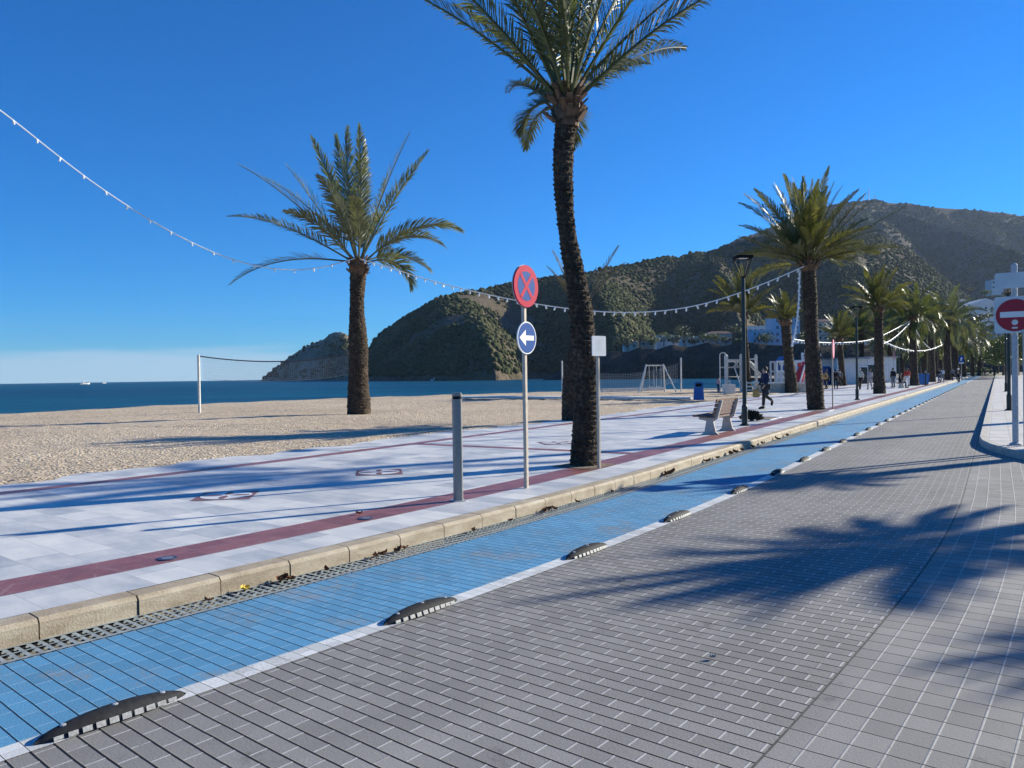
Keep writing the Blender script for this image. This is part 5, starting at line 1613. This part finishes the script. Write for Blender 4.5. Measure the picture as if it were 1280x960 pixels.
mb = MB(); mb.ball((0, -.13, -.06), .15, 10, 6, (1, .5, .8)); mb.build('pocket', simple('pack_pocket', (.30, .16, .06), .9), t, smooth=True)
person(on(1045, 486), rad(160), 1.72, WALK2, 'c_blackc', 'c_char', 'person all in black beside the faded pink sign', group='people strolling on the promenade')
person(on(1049.5, 482.5), rad(200), 1.70, WALK, 'c_grey', 'c_blackc', 'person in a grey top just behind the one all in black', group='people strolling on the promenade')
person(on(1075, 487), rad(170), 1.74, WALK, 'c_cream', 'c_blackc', 'person in a cream jacket and dark trousers walking away', hair='hairgrey', group='people strolling on the promenade')
person(on(1087.5, 487), rad(175), 1.66, WALK2, 'c_greypink', 'c_greypink', 'person in a pale pinkish tracksuit walking beside the cream jacket', group='people strolling on the promenade')
person(on(1116.5, 479, d=68), rad(185), 1.76, STAND, 'c_blackc', 'c_grey', 'person in a black jacket standing behind the far bench', group='people strolling on the promenade')
person(on(1127, 486, d=66)+Vector((-.10, .03, 0)), hdg(80)+rad(2), 1.72, SIT, 'c_blackc', 'c_jeans', 'person in black seated on the far bench', group='people strolling on the promenade')
person(on(1134, 481, d=70), rad(150), 1.74, WALK2, 'c_redc', 'c_whitec', 'person in a red top and pale trousers near the windswept palm', group='people strolling on the promenade')
person(on(1174, 475.5, d=88), rad(190), 1.7, WALK, 'c_blackc', 'c_jeans', 'person in black and jeans beyond the slim yellowing palm', group='people strolling on the promenade')
person(on(1178, 475, d=92), rad(170), 1.7, WALK2, 'c_whitec', 'c_grey', 'person in a white top next to the one in jeans', group='people strolling on the promenade')
person(on(1191, 473, d=105), rad(180), 1.7, WALK, 'c_grey', 'c_blackc', 'distant person in grey near the tall drooping palm', group='people strolling on the promenade')
person(on(898, 480, z=.08, d=62), rad(120), 1.25, STAND, 'c_pinkc', 'c_jeans', 'small child in a pinkish top beside the beach shower', group='people strolling on the promenade')

# cyclists
def bicycle(loc, rz, label, frame='c_blackc'):
    t = thing('bicycle', loc, label, 'bicycle', 'bicycles', rz=rz)
    for y in (-.52, .52):
        mb = MB(); n = 28
        mb.tube([(0, y+.33*math.cos(2*math.pi*i/n), .34+.33*math.sin(2*math.pi*i/n)) for i in range(n+1)], .022, 6, False); wv = mb.build('wheel', M['black'], t)
        mb = MB(); mb.tube([(0, y+.305*math.cos(2*math.pi*i/n), .34+.305*math.sin(2*math.pi*i/n)) for i in range(n+1)], .010, 5, False); mb.build('rim', M['galv'], wv)
        mb = MB()
        for i in range(9): a = math.pi*i/9; mb.tube([(0, y-.3*math.cos(a), .34-.3*math.sin(a)), (0, y+.3*math.cos(a), .34+.3*math.sin(a))], .003, 3, False)
        mb.build('spokes', M['galv'], wv)
    mb = MB()
    for a, b_ in (((0, -.42, .95), (0, -.52, .34)), ((0, -.40, .82), (0, .18, .84)), ((0, -.42, .74), (0, .08, .32)), ((0, .20, .92), (0, .08, .32)), ((0, .08, .32), (0, .52, .34)), ((0, .18, .80), (0, .52, .34))): mb.tube([a, b_], .02, 8)
    mb.build('frame', M[frame], t)
    mb = MB(); mb.tube([(-.29, -.30, 1.04), (-.12, -.42, 1.05), (.12, -.42, 1.05), (.29, -.30, 1.04)], .014, 6); mb.build('handlebar', M['black'], t)
    mb = MB(); mb.ball((0, .22, .95), .12, 10, 6, (.75, 1.1, .35)); mb.build('saddle', M['black'], t, smooth=True)
    for sx in (-1, 1):
        mb = MB(); mb.box((sx*.11, .08+sx*.12, .32-sx*.10), (.09, .07, .025)); mb.tube([(sx*.05, .08, .32), (sx*.06, .08+sx*.12, .32-sx*.10)], .012, 6); mb.build('pedal', M['black'], t)
    return t
RIDE = dict(pel=(0, .20, 1.02), wai=(0, .17, 1.14), che=(0, .04, 1.34), nec=(0, -.05, 1.50), hea=(0, -.08, 1.60), cro=(0, -.07, 1.72), shl=(-.18, -.0, 1.44), shr=(.18, 0, 1.44), ell=(-.25, -.16, 1.24), elr=(.25, -.16, 1.24), wrl=(-.26, -.32, 1.09), wrr=(.26, -.32, 1.09),
            hil=(-.09, .17, .98), hir=(.09, .17, .98), knl=(-.12, -.18, .78), knr=(.12, -.08, .62), anl=(-.11, -.02, .46), anr=(.11, .20, .28), tol=(-.11, -.14, .44), tor=(.11, .10, .22))
pc = P(s_of(on(1203, 473, 0, 88))[0], .65, .0)
bicycle(pc, hdg(99)-math.pi/2, 'dark bicycle ridden towards us on the blue lane')
r_ = person(pc, hdg(99)-math.pi/2, 1.78, RIDE, 'c_blackc', 'c_char', 'cyclist in black with a white helmet on the blue lane')
t = thing('helmet', pc+Vector((0, 0, 0)), 'white helmet on the cyclist riding the blue lane', 'helmet', rz=hdg(99)-math.pi/2)
mb = MB(); mb.ball((0, -.06, 1.70), .135, 12, 7, (.92, 1.1, .75)); mb.build('shell', M['white'], t, smooth=True)
mb = MB(); mb.tube([(-.09, -.06, 1.66), (-.05, -.10, 1.54), (.05, -.10, 1.54), (.09, -.06, 1.66)], .008, 5); mb.build('chin_strap', M['black'], t)
pc = on(1231, 470.2, .0)
bicycle(pc, rad(148), 'bicycle ridden down the middle of the far road', 'c_redc')
person(pc, rad(148), 1.75, RIDE, 'c_navy', 'c_blackc', 'cyclist in dark clothes in the middle of the far road')
# ------------------------------------------------------------------ trees on the slopes and at the end of the street
def tree_proto(loc, h, cr, label, mat, seed, group, squash=.8, n=1500, leaf=.30, pine=False):
    rg = random.Random(seed)
    t = thing('broadleaf_tree' if not pine else 'pine_tree', loc, label, 'tree', group)
    mb = MB(); th = h*.42
    mb.tube([(0, 0, -.6), (.1, 0, th*.5), (.0, .1, th), (.15, 0, h*.75)], [h*.035, h*.028, h*.022, h*.008], 7)
    for k in range(5):
        a = k*1.3; mb.tube([(0, .05, th*.8), (math.cos(a)*cr*.35, math.sin(a)*cr*.35, th*1.15), (math.cos(a)*cr*.7, math.sin(a)*cr*.7, th*1.4)], [h*.014, h*.009, h*.004], 5)
    mb.build('trunk', M['wood'], t)
    mb = MB(); cl = []
    for k in range(16):
        a = rg.uniform(0, 6.28); r = cr*math.sqrt(rg.random())*.8; z = h*(.45+.42*rg.random()*(1-.5*(r/cr)**2)); cl.append((Vector((math.cos(a)*r, math.sin(a)*r, z)), cr*rg.uniform(.28, .46)))
    for i in range(n):
        c, r = rg.choice(cl)
        d = Vector((rg.gauss(0, 1), rg.gauss(0, 1), rg.gauss(0, 1))).normalized()
        p = c+Vector((d.x, d.y, d.z*squash))*r*rg.uniform(.55, 1.08)
        l = leaf*rg.uniform(.6, 1.5); e = Vector((rg.gauss(0, 1), rg.gauss(0, 1), rg.gauss(0, .6))).normalized(); s_ = e.cross(d)
        if s_.length < .05: continue
        s_.normalize(); e = (d*.45+e*.8).normalized()
        mb.add([p-s_*l*.5, p+e*l*.5, p+s_*l*.5, p-e*l*.5], [(0, 1, 2, 3)])
    mb.build('crown', mat, t)
    return t
GA = 'trees among the houses below the hill'
def hz_(px, py, d): return at(px, py, d)
tp = [tree_proto(hz_(800, 434, 420), 8, 4.2, 'rounded dark tree on the bank above the shore cliff', M['leaf_dark'], 1, GA),
      tree_proto(hz_(856, 434, 420), 10, 5.0, 'rounded dark tree on the bank above the shore cliff', M['leaf_dark'], 2, GA, 1.0),
      tree_proto(hz_(880, 432, 415), 7, 4.6, 'rounded dark tree on the bank above the shore cliff', M['leaf_mid'], 3, GA)]
rg = random.Random(77)
for px, py, d in ((770, 441, 430), (785, 440, 428), (815, 436, 424), (830, 432, 440), (842, 436, 415), (852, 424, 470), (868, 436, 410), (896, 432, 420), (908, 434, 405), (918, 424, 450), (926, 434, 400), (958, 434, 400), (1004, 432, 405), (1012, 436, 390), (1020, 420, 470), (1044, 434, 380), (1056, 430, 400), (1068, 438, 370), (1080, 432, 390), (1094, 438, 360), (1108, 432, 380), (1124, 438, 350), (1140, 430, 370), (1152, 424, 420), (1166, 430, 380), (1180, 420, 430), (1190, 410, 470), (1200, 402, 480),
                  (1206, 396, 500), (1216, 412, 440), (1226, 406, 440), (1236, 402, 470), (1246, 398, 460), (1256, 404, 430), (1270, 392, 470), (1228, 424, 400), (1214, 430, 380), (1248, 420, 390), (1266, 416, 400), (1198, 386, 560), (1232, 372, 620), (1258, 374, 600), (1276, 378, 580), (1212, 368, 640)):
    dup(tp[rg.randrange(3)], hz_(px, py, d), rg.uniform(0, 6.28), 'rounded dark tree on the bank above the shore cliff', rg.uniform(.75, 1.25))
GB = 'green trees closing the end of the street'
tq = tree_proto(at(1243, 466, 190).xy.to_3d(), 9, 4.6, 'green street tree in the leafy mass at the end of the road', M['leaf_mid'], 5, GB, n=2600)
for px, d, s_ in ((1254, 170, 1.0), (1238, 230, 1.2), (1262, 140, .85), (1272, 160, 1.1), (1286, 130, 1.0), (1247, 260, 1.3), (1228, 280, 1.25), (1214, 290, 1.2), (1200, 285, 1.1), (1184, 280, 1.2), (1168, 270, 1.1), (1265, 210, 1.3), (1280, 240, 1.4), (1150, 260, 1.1), (1130, 250, 1.0), (1300, 200, 1.3)):
    p = at(px, 466, d); p.z = 0; dup(tq, p, d*.7, None, s_)
for px, d, s_ in ((1220, 215, .35), (1207, 215, .32), (1232, 212, .3)):
    p = at(px, 466, d); p.z = -.4; dup(tq, p, d*.7, 'low clipped bush round the grass island at the road end', s_, group='bushes at the road end')
p = at(1214, 466, 208); p.z = .0
t = thing('grass_island', p, 'low dry grass mound where the blue lane ends', 'verge')
mb = MB(); n = 28
for r_, z in ((9, 0), (8, .25), (5, .45), (.1, .5)):
    for i in range(n): mb.v.append((math.cos(6.2832*i/n)*r_*.7, math.sin(6.2832*i/n)*r_, z))
for j in range(3):
    for i in range(n): mb.f.append((j*n+i, j*n+(i+1) % n, (j+1)*n+(i+1) % n, (j+1)*n+i))
mb.build('turf', M['grass'], t)

# ------------------------------------------------------------------ houses on the lower slopes
def house(px0, px1, pyt, pyb, d, label, mat='housewhite', roof='flat', wins=3, floors=2, depth=9, rz=0.0, name='house'):
    o = at((px0+px1)/2, pyb, d); w_ = (px1-px0)/F*d; h = (pyb-pyt)/F*d
    t = thing(name, o, label, 'house', 'houses on the slope', rz=rz)
    rh = 0
    if roof == 'gable': rh = h*.38; h = h-rh
    mb = MB(); mb.box((0, depth/2, h/2-2.5), (w_, depth, h+5)); wl = mb.build('wall', M[mat], t)
    if roof == 'gable':
        mb = MB(); mb.prism([(-w_/2-.5, 0), (w_/2+.5, 0), (0, rh)], Matrix(((1, 0, 0, 0), (0, 0, 1, -.5), (0, 1, 0, h), (0, 0, 0, 1))), depth+1); mb.build('roof', M['housewhite' if mat == 'housewhite' else 'tile'], t)
    elif roof == 'hip':
        mb = MB(); mb.box((0, depth/2, h+.7), (w_+1, depth+1, 1.4), taper=.55); mb.build('roof', M['tile'], t)
    else:
        mb = MB(); mb.box((0, depth/2, h+.15), (w_+.5, depth+.5, .4)); mb.build('roof', M[mat], t)
    for f_ in range(floors):
        for i in range(wins):
            x = -w_/2+w_*(i+.5)/wins; z = h*(f_+.52)/floors; ww = min(1.5, w_/wins*.5); wh = min(1.6, h/floors*.5)
            mb = MB(); mb.box((x, -.02, z), (ww+.25, .10, wh+.25)); fr = mb.build('window', M['white' if mat != 'houseblue' else mat], t)
            mb = MB(); mb.box((x, -.08, z), (ww, .05, wh)); mb.build('pane', M['pane' if mat != 'houseblue' else 'pane_pale'], fr)
    return t
house(968, 1000, 397, 430, 415, 'tall pale blue apartment block standing above the shore cliff', 'houseblue', 'flat', 4, 4, 14)
house(941, 968, 413, 431, 405, 'low pale blue terrace block beside the tall blue one', 'houseblue', 'flat', 5, 2, 10)
house(934, 962, 408, 419, 455, 'white flat roofed house just above the low blue block', 'housewhite', 'flat', 4, 1, 9)
house(884, 915, 417, 430, 430, 'stone fronted house with a red roof among dark trees', 'housestone', 'hip', 4, 1, 10)
house(822, 850, 420, 431, 440, 'small white villa next to the stone annex above the cliff', 'housewhite', 'flat', 3, 1, 8)
house(800, 818, 426, 434, 432, 'little stone annex beside the small white villa', 'housestone', 'flat', 2, 1, 6)
house(1022, 1042, 402, 427, 430, 'stone house partly hidden by the full palm trunk', 'housestone', 'hip', 3, 3, 10)
house(1086, 1104, 406, 424, 450, 'pale house glimpsed behind the bushy palm', 'housewhite', 'flat', 3, 2, 8)
house(1060, 1076, 398, 412, 520, 'stone villa on the slope above the kiosks', 'housestone', 'hip', 2, 2, 8)
house(1214, 1251, 373, 391, 560, 'large white villa with a broad white gable', 'housewhite', 'gable', 5, 1, 12)
house(1222, 1247, 391, 398, 540, 'white terrace wall house just under the gabled villa', 'housewhite', 'flat', 4, 1, 8)
house(1199, 1211, 375, 383, 600, 'white flat house beyond the gabled villa', 'housewhite', 'flat', 3, 1, 8)
house(1212, 1224, 376, 380, 640, 'tiny white house with a long low roof behind the villa', 'housewhite', 'flat', 2, 1, 8)
house(1240, 1256, 350, 362, 700, 'modern terraced villa high on the dark slope', 'kiosk', 'flat', 4, 2, 10)
house(1234, 1252, 413, 428, 430, 'pale blue house low behind the no-entry sign', 'houseblue', 'flat', 3, 2, 9)
house(852, 882, 421, 433, 425, 'long white terrace house between dark trees above the cliff', 'housewhite', 'flat', 5, 1, 8)
house(780, 797, 428, 437, 435, 'smallest white cabin at the seaward end of the cliff houses', 'housewhite', 'flat', 2, 1, 6)
house(1106, 1126, 410, 425, 440, 'white block of flats behind the windswept palm', 'housewhite', 'flat', 3, 3, 9)
house(1252, 1268, 376, 388, 560, 'white house with a clay roof next to the gabled villa', 'housewhite', 'hip', 3, 1, 9)
house(1204, 1216, 398, 408, 500, 'white cottage among trees below the villas', 'housewhite', 'hip', 2, 1, 8)

# ------------------------------------------------------------------ masts on the summit
V, nt_ = TERR['mountain']
def summit(px):
    i = int(np.argmin(np.abs(V[:, nt_-1, 0]/V[:, nt_-1, 1]*F+640-px))); return Vector(V[i, nt_-1])
for px, hpx, lab in ((1090, 15, 'tallest lattice antenna mast on the summit'), (1083, 8, 'short antenna mast left of the tallest one'.replace('left of', 'beside')), (1096, 7, 'shortest antenna mast at the edge of the summit')):
    o = summit(px); h = hpx/F*o.y
    t = thing('antenna_mast', o, lab, 'antenna mast', 'antenna masts on the summit')
    for k in range(3):
        a = k*2.094; mb = MB(); mb.tube([(math.cos(a)*1.6, math.sin(a)*1.6, -3), (math.cos(a)*.5, math.sin(a)*.5, h)], .45, 5); mb.build('mast_leg', M['galv'], t)
    mb = MB()
    for z in (.3, .55, .8): mb.box((0, 0, h*z), (2.6-z, 2.6-z, .5))
    mb.v = mb.v; mb.build('platforms', M['galv'], t)
    mb = MB(); mb.lathe([(1.5, 0), (1.5, .5), (.4, 1.0)], 10, (0, 0, h*.86)); mb.build('dish', M['offwhite'], t)
# ------------------------------------------------------------------ out of frame palms that cast the shadows on the road
C_S2 = crown_mesh('sparse_palm_crown', crown_list(15, 81, emin=0, emax=75, L=3.0, droop=.9), 83, M['frond'], rad0=.2, nl=48, ll=.48, width=.045, t0=.18)
shade_palm(17.85, 14.53, 5.85, C_S, .54, 'palm across the street throwing the fan shadow on the road', 1)
shade_palm(17.9, 18.7, 5.6, C_S, .33, 'palm across the street shading the lane beyond the dividers', 2)
shade_palm(16.85, 11.5, 5.6, C_S, .22, 'palm nearest the street corner shading the grey setts', 3)
shade_palm(21.9, 25.7, 10.7, C_S2, .95, 'tallest palm across the street with its shadow on the marble', 4)
SKY_STRENGTH = .079
AIR, DUST, OZ = 1.0, 0.0, 4.0
TINT = (.40, .74, 1.18)
SAT, HUE = 1.25, .50
CLOUD = (3.3, 4.7, 6.0, 1)
HAZE = 4e-5
EXPO = .8
# ------------------------------------------------------------------ camera, sun, sky
cam = bpy.data.cameras.new('camera'); co = bpy.data.objects.new('camera', cam); COL.objects.link(co)
cam.sensor_fit = 'HORIZONTAL'; cam.sensor_width = 36; cam.lens = 36*F/1280
cam.clip_start = .05; cam.clip_end = 20000
R = Matrix((tuple(_r), tuple(_u), tuple(-_f))).transposed()
co.matrix_world = Matrix.Translation((0, 0, H)) @ R.to_4x4()
SC.camera = co

SUN_AZ = math.atan2(.89, .455)      # clockwise from +y
SUN_EL = rad(21)
sd = Vector((math.sin(SUN_AZ)*math.cos(SUN_EL), math.cos(SUN_AZ)*math.cos(SUN_EL), math.sin(SUN_EL)))
sun = bpy.data.lights.new('sun', 'SUN'); sun.energy = 5.0; sun.angle = rad(.53); sun.color = (1.0, .935, .77)
so = bpy.data.objects.new('sun', sun); COL.objects.link(so)
so.rotation_euler = (-sd).to_track_quat('-Z', 'Y').to_euler()

w = bpy.data.worlds.new('World'); SC.world = w; w.use_nodes = True
nt = w.node_tree; bg = nt.nodes['Background']; bg.inputs['Strength'].default_value = SKY_STRENGTH
sky = nt.nodes.new('ShaderNodeTexSky'); sky.sky_type = 'NISHITA'; sky.sun_disc = False
sky.sun_elevation = SUN_EL; sky.sun_rotation = SUN_AZ
sky.altitude = 0; sky.air_density = AIR; sky.dust_density = DUST; sky.ozone_density = OZ
def wn(t, **k):
    n = nt.nodes.new(t)
    for a, b in k.items(): setattr(n, a, b)
    return n
hs = wn('ShaderNodeHueSaturation'); hs.inputs['Saturation'].default_value = SAT; hs.inputs['Value'].default_value = 1; hs.inputs['Hue'].default_value = HUE
tint = wn('ShaderNodeMix', data_type='RGBA', blend_type='MULTIPLY'); tint.inputs[0].default_value = 1; nt.links.new(sky.outputs[0], tint.inputs[6]); tint.inputs[7].default_value = (*TINT, 1)
nt.links.new(tint.outputs[2], hs.inputs['Color'])
tc = wn('ShaderNodeTexCoord'); sp = wn('ShaderNodeSeparateXYZ'); nt.links.new(tc.outputs['Generated'], sp.inputs[0])
def wm(op, a, b, c=None):
    n = wn('ShaderNodeMath', operation=op)
    for i, v in enumerate((a, b, c)):
        if v is None: continue
        if isinstance(v, bpy.types.NodeSocket): nt.links.new(v, n.inputs[i])
        else: n.inputs[i].default_value = v
    return n.outputs[0]
def wr(x, a, b):
    n = wn('ShaderNodeMapRange', interpolation_type='SMOOTHSTEP'); nt.links.new(x, n.inputs[0]); n.inputs[1].default_value = a; n.inputs[2].default_value = b
    return n.outputs[0]
# a low bank of thin cloud far out over the sea
vs_ = wn('ShaderNodeVectorMath', operation='MULTIPLY'); nt.links.new(tc.outputs['Generated'], vs_.inputs[0]); vs_.inputs[1].default_value = (5, 5, 70)
no = wn('ShaderNodeTexNoise'); nt.links.new(vs_.outputs[0], no.inputs['Vector']); no.inputs['Scale'].default_value = 1.0; no.inputs['Detail'].default_value = 6
el = sp.outputs[2]
top = wm('ADD', .040, wm('MULTIPLY', wm('SUBTRACT', no.outputs['Fac'], .5), .052))
edge_ = wm('SUBTRACT', top, el)
band = wr(edge_, -.009, .016)
az = wm('DIVIDE', sp.outputs[0], sp.outputs[1])          # tan of bearing
azm = wm('MULTIPLY', wr(az, -.16, -.34), wr(sp.outputs[1], .05, .15))
cl = wm('MULTIPLY', wm('MULTIPLY', band, azm), .78)
mx = wn('ShaderNodeMix', data_type='RGBA')
nt.links.new(cl, mx.inputs[0]); nt.links.new(hs.outputs[0], mx.inputs[6]); mx.inputs[7].default_value = CLOUD
nt.links.new(mx.outputs[2], bg.inputs['Color'])

if HAZE > 0:
    mb = MB(); mb.box((700, 1300, 350-4), (13400, 13400, 700+8))
    n = NT('thin_sea_haze'); n.t.nodes.remove(n.b)
    pv = n.new('ShaderNodeVolumePrincipled'); pv.inputs['Density'].default_value = HAZE; pv.inputs['Color'].default_value = (.60, .76, 1, 1); pv.inputs['Anisotropy'].default_value = .2
    n.t.links.new(pv.outputs[0], n.out.inputs['Volume'])
    tag(mb.build('haze', n.m), kind='stuff')

SC.view_settings.view_transform = 'Standard'; SC.view_settings.look = 'None'
SC.view_settings.exposure = EXPO; SC.view_settings.gamma = 1; SC.view_settings.use_curve_mapping = False
SC.render.engine = 'CYCLES'
cy = SC.cycles
cy.use_denoising = True
try: cy.denoiser = 'OPENIMAGEDENOISE'; cy.denoising_prefilter = 'ACCURATE'
except Exception: pass
cy.max_bounces = 6; cy.diffuse_bounces = 3; cy.glossy_bounces = 3; cy.transmission_bounces = 3; cy.volume_bounces = 0; cy.transparent_max_bounces = 6
cy.use_adaptive_sampling = True; cy.adaptive_threshold = .015
cy.caustics_reflective = False; cy.caustics_refractive = False
